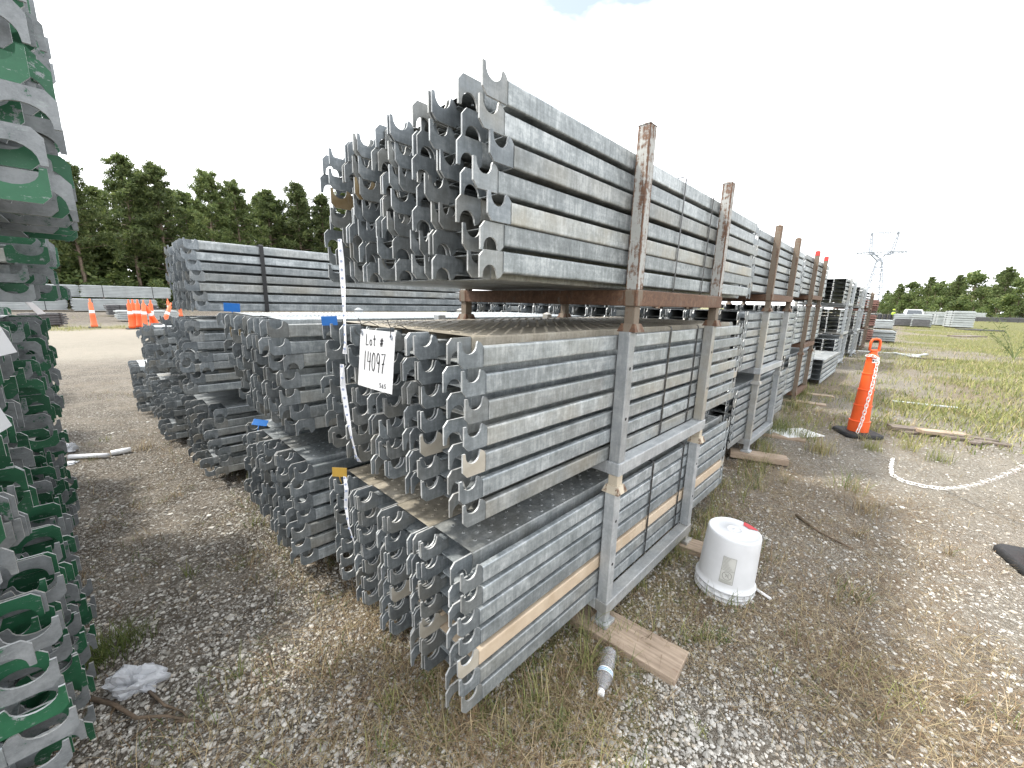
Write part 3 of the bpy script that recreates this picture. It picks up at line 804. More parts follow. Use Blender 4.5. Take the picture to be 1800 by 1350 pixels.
# ------------------------------------------------------------------ boards under the feet
def board(x, y, z, L, w, t, rz, mat, label, group='boards under the rack feet', cat='board'):
    mb = MB(); mb.box((-L / 2, -w / 2, 0), (L / 2, w / 2, t), 0.004)
    o = mb.obj('board', mat, None, (x, y, z), (0, 0, rz)); return tag(o, label, cat, group)
board(1.535, 0.715, 0.001, 0.52, 0.185, 0.039, math.radians(-85), M['wood'], 'weathered plank end under the near rack foot beside the bottle')
board(2.50, 0.80, 0.001, 0.40, 0.14, 0.039, math.radians(-80), M['wood'], 'short board under the rack foot behind the bucket')
board(4.45, 0.86, 0.06, 0.50, 0.15, 0.06, math.radians(-70), M['wood'], 'grey board under the second rack, near foot')
board(5.30, 0.90, 0.075, 0.60, 0.15, 0.05, math.radians(-80), M['wood'], 'grey board under the second rack, far foot')
board(7.2, 1.0, 0.15, 0.7, 0.15, 0.045, math.radians(-80), M['wood'], 'grey board under the third rack, near foot')
board(8.02, 1.0, 0.155, 0.7, 0.15, 0.04, math.radians(-80), M['wood'], 'grey board under the third rack, far foot')
for k, (x, y) in enumerate(((1.49, 1.85), (2.47, 1.85), (1.44, 2.1), (2.46, 2.1), (1.44, 3.08), (2.46, 3.08))):
    board(x, y, 0.001, 0.45, 0.14, 0.039, math.radians(90), M['oldwood'], 'dark board under a pallet foot deep between the racks')

# ------------------------------------------------------------------ pixel -> place helpers (only used to find where things stand)
def ray(px, py): return Vector(RW @ np.array([px - 900.0, py - 675.0, F_PX]))
def at_x(px, py, X):
    d = ray(px, py); t = X / d.x; return Vector((X, d.y * t, CAM_H + d.z * t))
def at_g(px, py, up=0.0):
    d = ray(px, py); z = 0.0
    for _ in range(6):
        t = (z + up - CAM_H) / d.z; z = G(d.x * t, d.y * t)
    return Vector((d.x * t, d.y * t, z + up))

# ------------------------------------------------------------------ lot sign
SX = 0.652
tl, tr, br_, bl = (at_x(*p, SX) for p in ((635, 578), (697, 584), (691, 693), (630, 676)))
sign = empty('lot_sign', bl, label='white lot number sign tied to the plank hooks of the middle tier', cat='sign')
def S(u, v, d=0.0):        # u across, v down, d towards the viewer
    p = tl * (1 - u) * (1 - v) + tr * u * (1 - v) + br_ * u * v + bl * (1 - u) * v
    return p - bl + Vector((-d - 0.004 * math.sin(u * 2.2), 0, 0))
mb = MB(); n = 8
v = [S(i / n, j / n, d) for d in (0, 0.0016) for j in range(n + 1) for i in range(n + 1)]
q = (n + 1) ** 2; f = []
for j in range(n):
    for i in range(n):
        a = j * (n + 1) + i; f += [(a, a + n + 1, a + n + 2, a + 1), (q + a, q + a + 1, q + a + n + 2, q + a + n + 1)]
ed = [i for i in range(n + 1)] + [j * (n + 1) + n for j in range(1, n + 1)] + [n * (n + 1) + i for i in range(n - 1, -1, -1)] + [j * (n + 1) for j in range(n - 1, 0, -1)]
for k in range(len(ed)):
    a, b = ed[k], ed[(k + 1) % len(ed)]; f.append((a, b, q + b, q + a))
mb.add(v, f).obj('sheet', M['paper'], sign)
def arc(cx, cy, rx, ry, a0, a1, n=12): return [(cx + rx * math.cos(math.radians(a0 + (a1 - a0) * k / n)), cy + ry * math.sin(math.radians(a0 + (a1 - a0) * k / n))) for k in range(n + 1)]
GLY = {'L': [[(0.15, 0.0), (0.08, 0.98), (0.75, 0.92)]], 'o': [arc(0.5, 0.72, 0.3, 0.24, 0, 360)], 't': [[(0.5, 0.05), (0.5, 0.95), (0.75, 0.92)], [(0.15, 0.4), (0.85, 0.36)]],
       '#': [[(0.38, 0.25), (0.3, 0.95)], [(0.68, 0.22), (0.6, 0.95)], [(0.1, 0.48), (0.92, 0.43)], [(0.06, 0.74), (0.9, 0.68)]],
       '1': [[(0.5, 0.0), (0.5, 1.0)]], '4': [[(0.2, 0.0), (0.15, 0.55), (0.85, 0.48)], [(0.72, 0.05), (0.66, 1.0)]], '0': [arc(0.5, 0.5, 0.33, 0.46, -90, 270, 16)],
       '9': [arc(0.48, 0.28, 0.28, 0.26, 0, 360), [(0.76, 0.25), (0.74, 0.6), (0.62, 1.0)]], '7': [[(0.12, 0.06), (0.85, 0.0), (0.55, 0.5), (0.4, 1.0)], [(0.3, 0.55), (0.75, 0.5)]],
       '5': [[(0.8, 0.05), (0.3, 0.05), (0.26, 0.45)] + arc(0.48, 0.68, 0.28, 0.27, -110, 130, 8)], '6': [[(0.7, 0.02), (0.35, 0.4)] + arc(0.5, 0.7, 0.25, 0.26, 190, 540, 10)]}
def write(text, u0, v0, du, dv, w, gap=1.0):
    for i, ch in enumerate(text):
        if ch == ' ': continue
        for st in GLY[ch]:
            pts = [S(u0 + (i * gap + a) * du, v0 + b * dv, 0.0022) for a, b in st]
            lett.ribbon(pts, w, (-1, 0, 0), 0.0006)
lett = MB()
write('Lot #', 0.2, 0.07, 0.105, 0.19, 0.0038)
write('14097', 0.13, 0.36, 0.135, 0.33, 0.0042)
write('565', 0.66, 0.86, 0.065, 0.075, 0.0022)
lett.obj('lettering', M['ink'], sign)
for (u, vv) in ((0.06, 0.06), (0.92, 0.08)):
    mb = MB(); c = S(u, vv, 0.002); mb.tube([c + Vector((-0.0015, 0.007 * math.cos(a), 0.007 * math.sin(a))) for a in np.linspace(0, 2 * math.pi, 13)], 0.0018, 6)
    mb.obj('grommet', M['tower'], sign)
    mb = MB(); mb.tube([c + Vector((-0.004, 0, 0)), c + Vector((0.0, 0.004, 0.03)), c + Vector((0.03, -0.002, 0.038)), c + Vector((0.06, -0.01, 0.02))], 0.0014, 6)
    mb.tube([c + Vector((0.0, 0.004, 0.03)), c + Vector((-0.012, 0.002, 0.055))], 0.0012, 6)
    mb.obj('cable_tie', M['strap'], sign)

# paper sheets tied to the green planks
def sheet(corners, X, label):
    P = [at_x(*c, X) for c in corners]; o0 = P[0]; mb = MB()
    v = [p - o0 for p in P] + [p - o0 + Vector((0.0015, 0, 0)) for p in P]
    mb.add(v, [(0, 1, 2, 3), (7, 6, 5, 4), (0, 4, 5, 1), (1, 5, 6, 2), (2, 6, 7, 3), (3, 7, 4, 0)])
    tag(mb.obj('paper_sheet', M['paper'], None, o0), label, 'paper', 'paper sheets on the green planks')
sheet([(29, 619), (-20, 545), (-110, 560), (-60, 640)], -0.20, 'white paper sheet whose corner sticks out over the green middle tier')
sheet([(20, 748), (-20, 690), (-90, 730), (-50, 790)], -0.20, 'white paper sheet tied lower on the green middle tier')
sheet([(80, 551), (50, 526), (40, 528), (66, 553)], -0.30, 'narrow white paper slip on the green planks further along the aisle')

# plastic tags and paper tape
def tagplate(p, w, h, mat, label, yaw, tiltz=0.0, stem=0.04, roll=0.0):
    t = empty('plastic_tag', p, (roll, tiltz, yaw), label, 'tag', 'plastic tags on the planks')
    mb = MB(); mb.box((-w / 2, -0.001, 0), (w / 2, 0.001, h), 0.0008); mb.obj('plate', mat, t)
    mb = MB(); mb.tube([(0, 0, 0.002), (0.002, 0.004, -stem * 0.5), (0.006, 0.012, -stem)], [0.004, 0.0025, 0.002], 6); mb.obj('stem', mat, t)
yw = math.radians(-45)
tagplate(at_x(597, 838, 0.700), 0.068, 0.046, M['yellowtag'], 'yellow plastic tag stuck in the bottom tier of the lot sign rack', math.radians(-42), 0.05)
tagplate(at_x(580, 572, 0.700), 0.068, 0.040, M['bluetag'], 'blue plastic tag beside the hanging tape on the middle tier', math.radians(-42), -0.05)
tagplate(at_x(408, 548, 0.66), 0.10, 0.060, M['bluetag'], 'blue plastic tag at the back corner of the second rack', math.radians(-25), 0.05)
tagplate(at_x(455, 748, 0.62), 0.085, 0.05, M['bluetag'], 'blue plastic tag bent flat over the ground tier of the second rack', math.radians(-30), 0.2, roll=-1.0)
def tape(path, w, label):
    pts = [at_x(*p) for p in path]
    t = empty('paper_tape', pts[0], label=label, cat='tape', group='dotted paper tapes')
    mb = MB(); v = []; f = []
    side = Vector((0.35, -0.94, 0))
    for i, p in enumerate(pts):
        a = math.sin(i * 1.3) * 0.5; s = Vector((side.x * math.cos(a) - side.y * math.sin(a), side.x * math.sin(a) + side.y * math.cos(a), 0)) * w / 2
        o = p - pts[0]; nn = Vector((-s.y, s.x, 0)).normalized() * 0.0005
        v += [o - s, o + s, o + s + nn, o - s + nn]
    for i in range(len(pts) - 1):
        a = i * 4; c = a + 4
        for k in range(4): f.append((a + k, a + (k + 1) % 4, c + (k + 1) % 4, c + k))
    mb.add(v, f); mb.obj('strip', M['tape'], t)
    dots = MB(); L = 0
    for i in range(len(pts) - 1):
        for s in np.linspace(0, 1, max(2, int((pts[i + 1] - pts[i]).length / 0.035)), endpoint=False):
            c = pts[i].lerp(pts[i + 1], s + 0.1) - pts[0]
            nrm = Vector((-0.68, -0.68, 0.15)).normalized()
            a = nrm.cross(Vector((0, 0, 1))).normalized(); b = a.cross(nrm)
            cc = c + nrm * 0.004
            ring = [cc + (a * math.cos(k * math.pi / 4) + b * math.sin(k * math.pi / 4)) * 0.0052 for k in range(8)]
            dots.add(ring, [tuple(range(8))])
    dots.obj('printed_dots', M['bluedot'], t)
tape([(597, 420, .742), (600, 455, .735), (603, 500, .725), (605, 550, .70), (607, 600, .672), (606, 622, .668)], 0.022, 'dotted paper tape hanging from the upper tier in front of the sign')
tape([(601, 640, .664), (603, 680, .662), (610, 725, .660), (617, 765, .660), (626, 800, .672), (632, 812, .69)], 0.022, 'dotted paper tape threaded through the middle tier hooks')
tape([(606, 838, .672), (609, 860, .668), (608, 890, .664), (613, 925, .662), (623, 955, .664)], 0.018, 'dotted paper tape threaded through the bottom tier hooks')

# ------------------------------------------------------------------ bucket
bp = at_g(1271, 1030)
bk = empty('bucket', (bp.x, bp.y, bp.z - 0.004), (math.radians(2), math.radians(1.5), math.radians(-18)), 'upturned white plastic bucket with a red patch, standing beside the rack', 'bucket')
mb = MB(); mb.lathe([(0.144, 0.0), (0.1505, 0.001), (0.152, 0.010), (0.1475, 0.013), (0.1475, 0.028), (0.1515, 0.030), (0.1515, 0.035), (0.1465, 0.038), (0.146, 0.062), (0.153, 0.064), (0.153, 0.069), (0.1425, 0.072),
                     (0.141, 0.10), (0.1375, 0.20), (0.134, 0.30), (0.1315, 0.352), (0.1295, 0.361), (0.124, 0.365), (0.121, 0.3635), (0.040, 0.3625), (0.038, 0.3645), (0.034, 0.3645), (0.032, 0.3625), (0.006, 0.3625), (0.005, 0.364), (0.001, 0.3645)], 64)
mb.obj('body', M['bucket'], bk, smooth=True)
mb = MB(); mb.box((0.1425, -0.0035, 0.0365), (0.1522, 0.0035, 0.0645)); rib = mb.mesh('rim_rib', M['bucket'])
for k in range(24): put('rim_rib', rib, bk, (0, 0, 0), (0, 0, 2 * math.pi * k / 24))
def cyl(a_deg, z, off=0.0008):
    r = 0.141 - (z - 0.10) * 0.0345 + off; a = math.radians(a_deg); return (r * math.cos(a), r * math.sin(a), z)
def patch(mb, a0, a1, z0, z1, off):
    n = 8
    v = [cyl(a0 + (a1 - a0) * i / n, z, off) for z in (z0, z1) for i in range(n + 1)]
    mb.add(v, [(i, i + 1, n + 2 + i, n + 1 + i) for i in range(n)])
FA = -150                                       # side of the bucket that carries the print
mb = MB(); patch(mb, FA - 11, FA + 15, 0.115, 0.265, 0.0006); mb.obj('printed_panel', M['printlight'], bk)
mb = MB()
for z in (0.115, 0.130, 0.190, 0.265): patch(mb, FA - 11, FA + 15, z - 0.0011, z + 0.0011, 0.0012)
for a in (-11, 15): patch(mb, FA + a - 0.4, FA + a + 0.4, 0.115, 0.265, 0.0012)
for z in np.arange(0.198, 0.262, 0.0075): patch(mb, FA - 9.5, FA + 6 + 6 * math.sin(z * 900), z - 0.001, z + 0.001, 0.0013)
for z in (0.119, 0.1245): patch(mb, FA - 9.5, FA + 12, z - 0.001, z + 0.001, 0.0013)
for k in range(36):                             # warning roundel with a stroke through it
    a, b = 2 * math.pi * k / 36, 2 * math.pi * (k + 1) / 36
    v = [cyl(FA + 2 + r * 9.5 * math.cos(t), 0.160 + r * 0.0245 * math.sin(t), 0.0014) for t in (a, b) for r in (0.87, 1.0)]
    mb.add(v, [(0, 1, 3, 2)])
for (p0, p1, w_) in (((-.62, .62), (.62, -.62), .09), ((-.35, .1), (-.1, .5), .12), ((-.3, -.35), (-.05, .2), .13), ((.05, -.1), (.45, .3), .12), ((.1, -.4), (.4, -.1), .10), ((-.1, -.1), (.3, .55), .1)):
    d = np.array(p1) - np.array(p0); nn = np.array([-d[1], d[0]]) / np.linalg.norm(d) * w_ / 2
    v = [cyl(FA + 2 + q[0] * 9.5, 0.160 + q[1] * 0.0245, 0.0015) for q in (p0 - nn, p0 + nn, p1 + nn, p1 - nn)]
    mb.add(v, [(0, 1, 2, 3)])
patch(mb, FA - 42, FA - 14, 0.047, 0.0475, 0.009)
mb.obj('print', M['print'], bk)
mb = MB(); n = 10
RA0, RA1 = -30, 12
pts = [(0.1247 * math.cos(math.radians(RA0 + (RA1 - RA0) * k / n)), 0.1247 * math.sin(math.radians(RA0 + (RA1 - RA0) * k / n)), 0.3662) for k in range(n + 1)]
inn = [(0.084 * math.cos(math.radians(RA0 + 10 + (RA1 - RA0 - 18) * k / n)), 0.086 * math.sin(math.radians(RA0 + 10 + (RA1 - RA0 - 18) * k / n)), 0.3668) for k in range(n + 1)]
ou = [(0.134 * math.cos(math.radians(RA0 + (RA1 - RA0) * k / n)), 0.134 * math.sin(math.radians(RA0 + (RA1 - RA0) * k / n)), 0.335 + 0.018 * abs(k / n - .5)) for k in range(n + 1)]
mid = [(0.1318 * math.cos(math.radians(RA0 + (RA1 - RA0) * k / n)), 0.1318 * math.sin(math.radians(RA0 + (RA1 - RA0) * k / n)), 0.362) for k in range(n + 1)]
v = inn + pts + mid + ou; f = []
for r in range(3):
    for k in range(n): f.append((r * (n + 1) + k, r * (n + 1) + k + 1, (r + 1) * (n + 1) + k + 1, (r + 1) * (n + 1) + k))
mb.add(v, f); mb.obj('red_patch', M['red'], bk)
pp = at_g(1339, 1046)
t = empty('white_marker', (pp.x, pp.y, pp.z + 0.012), (0, math.radians(90), math.radians(70)), 'white plastic marker lying on the gravel beside the bucket', 'marker')
mb = MB(); mb.lathe([(0.006, -0.05), (0.0075, -0.045), (0.0075, 0.03), (0.006, 0.032)], 12); mb.obj('barrel', M['whitecap'], t, smooth=True)
mb = MB(); mb.lathe([(0.006, 0.032), (0.006, 0.042), (0.0035, 0.05)], 12); mb.obj('tip', M['tower'], t, smooth=True)

# ------------------------------------------------------------------ bottle
b0 = at_g(1056, 1219, 0.026); b1 = at_g(1071, 1152, 0.034)
dv = (b1 - b0); LB = 0.205
q = dv.to_track_quat('Z', 'Y')
bt = bpy.data.objects.new('water_bottle', None); COL.objects.link(bt); bt.location = b0; bt.rotation_mode = 'QUATERNION'; bt.rotation_quaternion = q
tag(bt, 'clear plastic water bottle with white cap lying beside the wooden board', 'bottle')
prof = [(0.0125, 0.010), (0.013, 0.018), (0.017, 0.028), (0.026, 0.045), (0.0315, 0.062), (0.0315, 0.072)]
for k in range(10): prof += [(0.0315, 0.074 + k * 0.0118), (0.0298, 0.0795 + k * 0.0118)]
prof += [(0.0315, 0.192), (0.029, 0.202), (0.018, 0.205), (0.006, 0.198)]
mb = MB(); mb.lathe(prof, 28); mb.obj('bottle_body', M['clear'], bt, smooth=True)
mb = MB(); mb.lathe([(0.0125, -0.006), (0.0145, -0.004), (0.0145, 0.012), (0.0135, 0.0135)], 20); mb.obj('cap', M['whitecap'], bt, smooth=True)
for (z0, z1, mm) in ((0.078, 0.100, 'whitecap'), (0.0815, 0.085, 'bluelabel'), (0.089, 0.093, 'bluelabel')):
    mb = MB(); rr = 0.0322 + (0.0004 if mm != 'whitecap' else 0); mb.lathe([(rr, z0), (rr, z1)], 28, False); mb.obj('label_band', M[mm], bt, smooth=True)

# ------------------------------------------------------------------ bollards and chains
def bollard(p, label, rz=0.0, lean=(0, 0), h=1.0, bw=0.19):
    t = empty('bollard', p, (lean[0], lean[1], rz), label, 'bollard', 'orange channelizer bollards')
    mb = MB(); oc = [(bw * x_, bw * y_) for x_, y_ in ((1, .72), (.72, 1), (-.72, 1), (-1, .72), (-1, -.72), (-.72, -1), (.72, -1), (1, -.72))]
    lo = [(x, y, -0.01) for x, y in oc]; hi = [(x * 0.985, y * 0.985, 0.034) for x, y in oc]; tp = [(x * 0.9, y * 0.9, 0.0435) for x, y in oc]
    v = lo + hi + tp; f = [tuple(range(8))[::-1], tuple(range(16, 24))]
    for r in range(2):
        for k in range(8): f.append((r * 8 + k, r * 8 + (k + 1) % 8, (r + 1) * 8 + (k + 1) % 8, (r + 1) * 8 + k))
    mb.add(v, f).obj('rubber_base', M['rubber'], t)
    prof = [(0.098, 0.046), (0.098, 0.160), (0.101, 0.163), (0.101, 0.170), (0.094, 0.175)]
    z = 0.175; r = 0.087
    for k in range(4):
        prof += [(r, z), (r - 0.006, z + 0.168), (r - 0.001, z + 0.170), (r - 0.001, z + 0.181), (r - 0.009, z + 0.184)]
        z += 0.185; r -= 0.0095
    prof += [(0.046, z + 0.012), (0.034, z + 0.03), (0.032, z + 0.06), (0.036, z + 0.062), (0.036, z + 0.072), (0.02, z + 0.074)]
    mb = MB(); mb.lathe(prof, 40); mb.obj('body', M['orange'], t, smooth=False)
    t.children[-1].data.polygons.foreach_set('use_smooth', [len(p_.vertices) == 4 for p_ in t.children[-1].data.polygons])
    mb = MB(); zz = z + 0.07
    pts = [(0, -0.047, zz), (0, -0.047, zz + 0.09), (0, -0.035, zz + 0.118), (0, 0, zz + 0.126), (0, 0.035, zz + 0.118), (0, 0.047, zz + 0.09), (0, 0.047, zz), (0, 0, zz - 0.004), (0, -0.047, zz)]
    mb.tube(pts, 0.013, 8, False); mb.obj('handle', M['orange'], t, smooth=True)
    mb = MB(); n = 8
    v = [(0.0565 * math.cos(math.radians(150 + 80 * i / n)), 0.0565 * math.sin(math.radians(150 + 80 * i / n)), zq) for zq in (z - 0.065, z - 0.02) for i in range(n + 1)]
    mb.add([(x * (1 if zq < z - 0.04 else .965), y * (1 if zq < z - .04 else .965), zq) for x, y, zq in v], [(i, i + 1, n + 2 + i, n + 1 + i) for i in range(n)]); mb.obj('label', M['paper'], t)
    mb = MB()
    for k, (a0, a1) in enumerate(((152, 166), (172, 224))):
        v = [(0.0572 * math.cos(math.radians(a0 + (a1 - a0) * i / n)), 0.0572 * math.sin(math.radians(a0 + (a1 - a0) * i / n)), zq) for zq in (z - 0.048 - .006 * (k == 0), z - 0.040 + .01 * (k == 0)) for i in range(n + 1)]
        mb.add(v, [(i, i + 1, n + 2 + i, n + 1 + i) for i in range(n)])
    mb.obj('label_print', M['ink'], t)
    return t, z + 0.03
pb = at_g(1506, 763)
bo1, zt = bollard(pb, 'orange bollard with a white chain hanging down it, on the open ground', rz=math.radians(35))
pb2 = at_g(1846, 1003)
bo2, _ = bollard(pb2, 'orange bollard on a black rubber base that ends the ground chain', rz=math.radians(20), bw=0.19)
link_me = None
def chain(pts, label, step=0.0375):
    global link_me
    if link_me is None:
        mb = MB(); ring = []
        for k in range(16):
            a = 2 * math.pi * k / 16; x = 0.0165 * math.cos(a) + (0.0105 if math.cos(a) > 0.01 else -0.0105 if math.cos(a) < -0.01 else 0); ring.append((x, 0.0145 * math.sin(a), 0))
        mb.tube(ring + ring[:2], 0.0036, 6, False); link_me = mb.mesh('link', M['chain'], True)
    pts = [Vector(p) for p in pts]
    seg = [0.0]
    for a, b in zip(pts, pts[1:]): seg.append(seg[-1] + (b - a).length)
    def P(s):
        for i in range(len(pts) - 1):
            if s <= seg[i + 1]: return pts[i].lerp(pts[i + 1], (s - seg[i]) / max(1e-6, seg[i + 1] - seg[i]))
        return pts[-1]
    t = empty('chain', pts[0], label=label, cat='chain', group='white plastic chains')
    s = 0; k = 0
    while s < seg[-1] - 0.02:
        c = P(s + step / 2); d = (P(min(seg[-1], s + step)) - P(s)).normalized()
        qd = d.to_track_quat('X', 'Z')
        o = put('link', link_me, t, c - pts[0]); o.rotation_mode = 'QUATERNION'
        o.rotation_quaternion = qd @ Matrix.Rotation(math.radians(90 if k % 2 else 0) + 0.5, 3, 'X').to_quaternion()
        s += step; k += 1
    return t
tow = Vector((-pb.x, -pb.y, 0)).normalized(); rgt = Vector((tow.y, -tow.x, 0)) * -1
top = pb + Vector((0, 0, zt - 0.02)) + tow * 0.05
chain([top + rgt * -0.055 + tow * 0.0, top + tow * 0.015 + rgt * 0.0, top + rgt * 0.05 + Vector((0, 0, -0.02)), pb + tow * 0.095 + rgt * 0.045 + Vector((0, 0, 0.60)), pb + tow * 0.135 + rgt * 0.02 + Vector((0, 0, 0.17)), pb + tow * 0.19 + rgt * 0.0 + Vector((0, 0, 0.055))], 'white plastic chain hanging down the standing orange bollard')
gp = [at_g(*p, up=0.014) for p in ((1569, 806), (1566, 820), (1567, 834), (1588, 846), (1625, 855), (1660, 859))]
e = gp[-1]; far = Vector((pb2.x, pb2.y, pb2.z + 0.98)) - rgt * 0.0
cat = [e.lerp(far, s) - Vector((0, 0, 0.92 * (s - s ** 2.3) * 0.45)) for s in np.linspace(0.08, 1, 14)]
cat = [Vector((c.x, c.y, max(c.z, G(c.x, c.y) + 0.014))) for c in cat]
chain(gp + cat, 'white plastic chain sagging over the ground towards a rubber base')

# ------------------------------------------------------------------ litter, sticks, debris
def crumple(name, p, sx, sy, sz, mat, label, cat, seed, group=None, rz=0.0):
    r = np.random.default_rng(seed); bm = bmesh.new(); bmesh.ops.create_icosphere(bm, subdivisions=4, radius=1)
    for v in bm.verts:
        c = v.co; a = float(fbm(c.x * 1.3 + seed, c.y * 1.3 + c.z * 1.1, 0.5, 4)) - 0.5
        k = 1 + a * 1.5; v.co = Vector((c.x * sx * k, c.y * sy * k, max(-0.15, c.z) * sz * (1 + a * 1.8)))
    me = bpy.data.meshes.new(name); bm.to_mesh(me); bm.free(); me.materials.append(mat)
    o = put(name, me, None, p, (0, 0, rz)); tag(o, label, cat, group); return o
crumple('plastic_bag', at_g(238, 1205, 0.01), 0.085, 0.05, 0.06, M['film'], 'crumpled clear plastic bag on the gravel beside the green planks', 'plastic bag', 5, rz=-0.5)
crumple('plastic_wrapper', at_g(120, 815, 0.006), 0.08, 0.05, 0.012, M['film'], 'flat white wrapper lying in the aisle beside the white tubes', 'wrapper', 6)
crumple('plastic_cup', at_g(122, 790, 0.03), 0.05, 0.05, 0.06, M['film'], 'crushed clear cup lying in the aisle', 'cup', 8)
pa, pb_, pc = at_g(122, 803, 0.025), at_g(190, 800, 0.03), at_g(230, 790, 0.03)
def pipe(a, b, r, mat, label, group='white tubes in the aisle'):
    mb = MB(); mb.tube([Vector((0, 0, 0)), (b - a) * 0.5, b - a], r, 10); o = mb.obj('cardboard_tube', mat, None, a, smooth=True); tag(o, label, 'tube', group)
pipe(pa, pb_, 0.022, M['tape'], 'straight white tube lying on the aisle gravel')
pipe(pb_ + Vector((0.02, 0.05, 0)), pc, 0.026, M['paper'], 'short crushed white tube lying behind the straight one')
def stick(path, r, label, mat='stick', group='dead sticks on the gravel', name='stick'):
    pts = [at_g(*p[:2], up=p[2] if len(p) > 2 else r) for p in path]
    mb = MB(); mb.tube([p - pts[0] for p in pts], [r * (1 - 0.6 * k / (len(pts) - 1)) for k in range(len(pts))], 7)
    o = mb.obj(name, M[mat], None, pts[0], smooth=True); tag(o, label, 'stick', group)
stick([(160, 1228), (200, 1238), (240, 1262, .03), (290, 1258, .03), (350, 1268)], 0.009, 'thick bent brown stick in front of the plastic bag')
stick([(262, 1215), (290, 1240, .03), (320, 1250), (330, 1262)], 0.006, 'thin brown stick crossing the thick bent one')
stick([(230, 1300), (268, 1270, .02), (310, 1245)], 0.005, 'short straight twig in front of the thick bent stick')
stick([(470, 1150), (478, 1175, .02), (490, 1190)], 0.006, 'short curved twig on the gravel before the racks')
stick([(310, 1265), (335, 1268)], 0.010, 'stubby grey stick beside the bent brown stick')
stick([(590, 1190), (650, 1245), (720, 1310), (790, 1345)], 0.003, 'long thin dry stem lying towards the nearest plank hooks')
stick([(1400, 905), (1440, 935), (1500, 965)], 0.012, 'long dark rotten stick on the brown ground behind the bucket')
stick([(640, 1020), (668, 1075), (700, 1120)], 0.002, 'thin bare stem under the plank ends')
def slab(px, py, L, w, t_, rz, mat, label, tilt=0.0, group='old boards lying on the open ground', lift=0.0):
    p = at_g(px, py); mb = MB(); mb.box((-L / 2, -w / 2, 0), (L / 2, w / 2, t_), min(0.006, t_ * 0.3)); o = mb.obj('board', mat, None, (p.x, p.y, p.z + lift), (0, tilt, rz)); tag(o, label, 'board', group)
slab(1600, 758, 0.40, 0.16, 0.05, -1.2, M['oldwood'], 'dark rotten board in the debris pile past the bollard', group='debris pile boards')
slab(1655, 766, 0.5, 0.13, 0.04, -0.9, M['wood'], 'pale split board across the debris pile', 0.05, group='debris pile boards', lift=0.015)
slab(1690, 770, 0.6, 0.10, 0.035, -1.15, M['oldwood'], 'long dark board at the end of the debris pile', 0.03, group='debris pile boards')
slab(1712, 777, 0.55, 0.07, 0.03, -1.35, M['oldwood'], 'narrow dark batten in front of the debris pile', group='debris pile boards')
rq = random.Random(31)
for k in range(9):
    slab(1585 + k * 17 + rq.uniform(-6, 6), 756 + k * 2.2 + rq.uniform(-5, 7), rq.uniform(0.12, 0.38), rq.uniform(0.03, 0.08), 0.025, rq.uniform(-2.2, -0.4), M['oldwood'] if k % 3 else M['wood'], 'small splintered board scrap in the debris pile past the bollard', rq.uniform(-0.06, 0.06), group='splintered scraps of the debris pile')
slab(1625, 712, 0.75, 0.09, 0.02, -1.3, M['palesteel'], 'flat grey strip lying on the bare gravel past the bollard')
slab(1398, 762, 0.5, 0.3, 0.012, -0.6, M['paper'], 'white crushed sheet on the ground by the second rack')
for k, (px, py, rz, tl_) in enumerate(((1592, 626, 0.42, 0.0), (1606, 627, 0.12, 0.02), (1617, 626, -0.22, 0.0), (1630, 632, -1.2, 0.0))):
    slab(px, py, 1.5 if k < 3 else 0.8, 0.11, 0.05, rz, M['palesteel'] if k < 3 else M['oldwood'], ('long pale channel in the scrap pile, closest to the racks', 'middle pale channel in the scrap pile', 'pale channel lying slantwise in the scrap pile', 'dark block at the end of the scrap pile')[k], tl_, group='scrap channels on the grass')
slab(1560, 621, 1.6, 0.12, 0.03, -1.4, M['palesteel'], 'pale strip lying behind the standing bollard')
slab(1720, 581, 3.2, 2.2, 0.12, 0.2, M['dark'], 'dark corrugated sheet lying on the far grass', 0.02, group='dark sheets on the grass')
slab(1700, 592, 2.4, 0.9, 0.08, -0.5, M['oldwood'], 'flat dark panel lying before the corrugated sheet', group='dark sheets on the grass')

# ------------------------------------------------------------------ far bundles
def bundle(px, py, L, w, h, rz, label, lay=6, mat='palesteel', group='far bundles of planks', open_end=False, p=None):
    if p is None:
        d = ray(px, py); t_ = -CAM_H / d.z; p = Vector((d.x * t_, d.y * t_, 0))
    p = Vector(p); p.z = p.z + (G(p.x, p.y) if p.z == 0 else 0)
    t = empty('plank_bundle', p, (0, 0, rz), label, 'bundle', group)
    hh = (h - 0.1) / lay
    r = random.Random(int(px * 7 + py))
    for k in range(lay):
        mb = MB(); o = r.uniform(-0.06, 0.06)
        mb.box((-L / 2 + o, -w / 2, 0.1 + k * hh), (L / 2 + o, w / 2, 0.1 + (k + 0.68) * hh), 0.012); mb.box((-L / 2 + o + .1, -w / 2 + .07, 0.1 + (k + 0.68) * hh), (L / 2 + o - .1, w / 2 - .05, 0.1 + (k + 1) * hh)); mb.obj('plank_layer', M[mat], t)
    for x in (-L * 0.28, L * 0.28):
        mb = MB(); mb.box((x - 0.02, -w / 2 - 0.006, 0.09), (x + 0.02, w / 2 + 0.006, h + 0.006)); mb.obj('strap', M['strap'], t)
        mb = MB(); mb.box((x - 0.06, -w / 2, -0.02), (x + 0.06, w / 2, 0.0895)); mb.obj('bearer', M['oldwood'], t)
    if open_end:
        mb = MB(); mb.box((-L / 2 - 0.11, -w * 0.42, 0.14), (-L / 2 - 0.061, w * 0.42, h * 0.6)); mb.obj('opening_shade', M['dark'], t)  # solid dark box stands in for the shade inside the open end
    return t
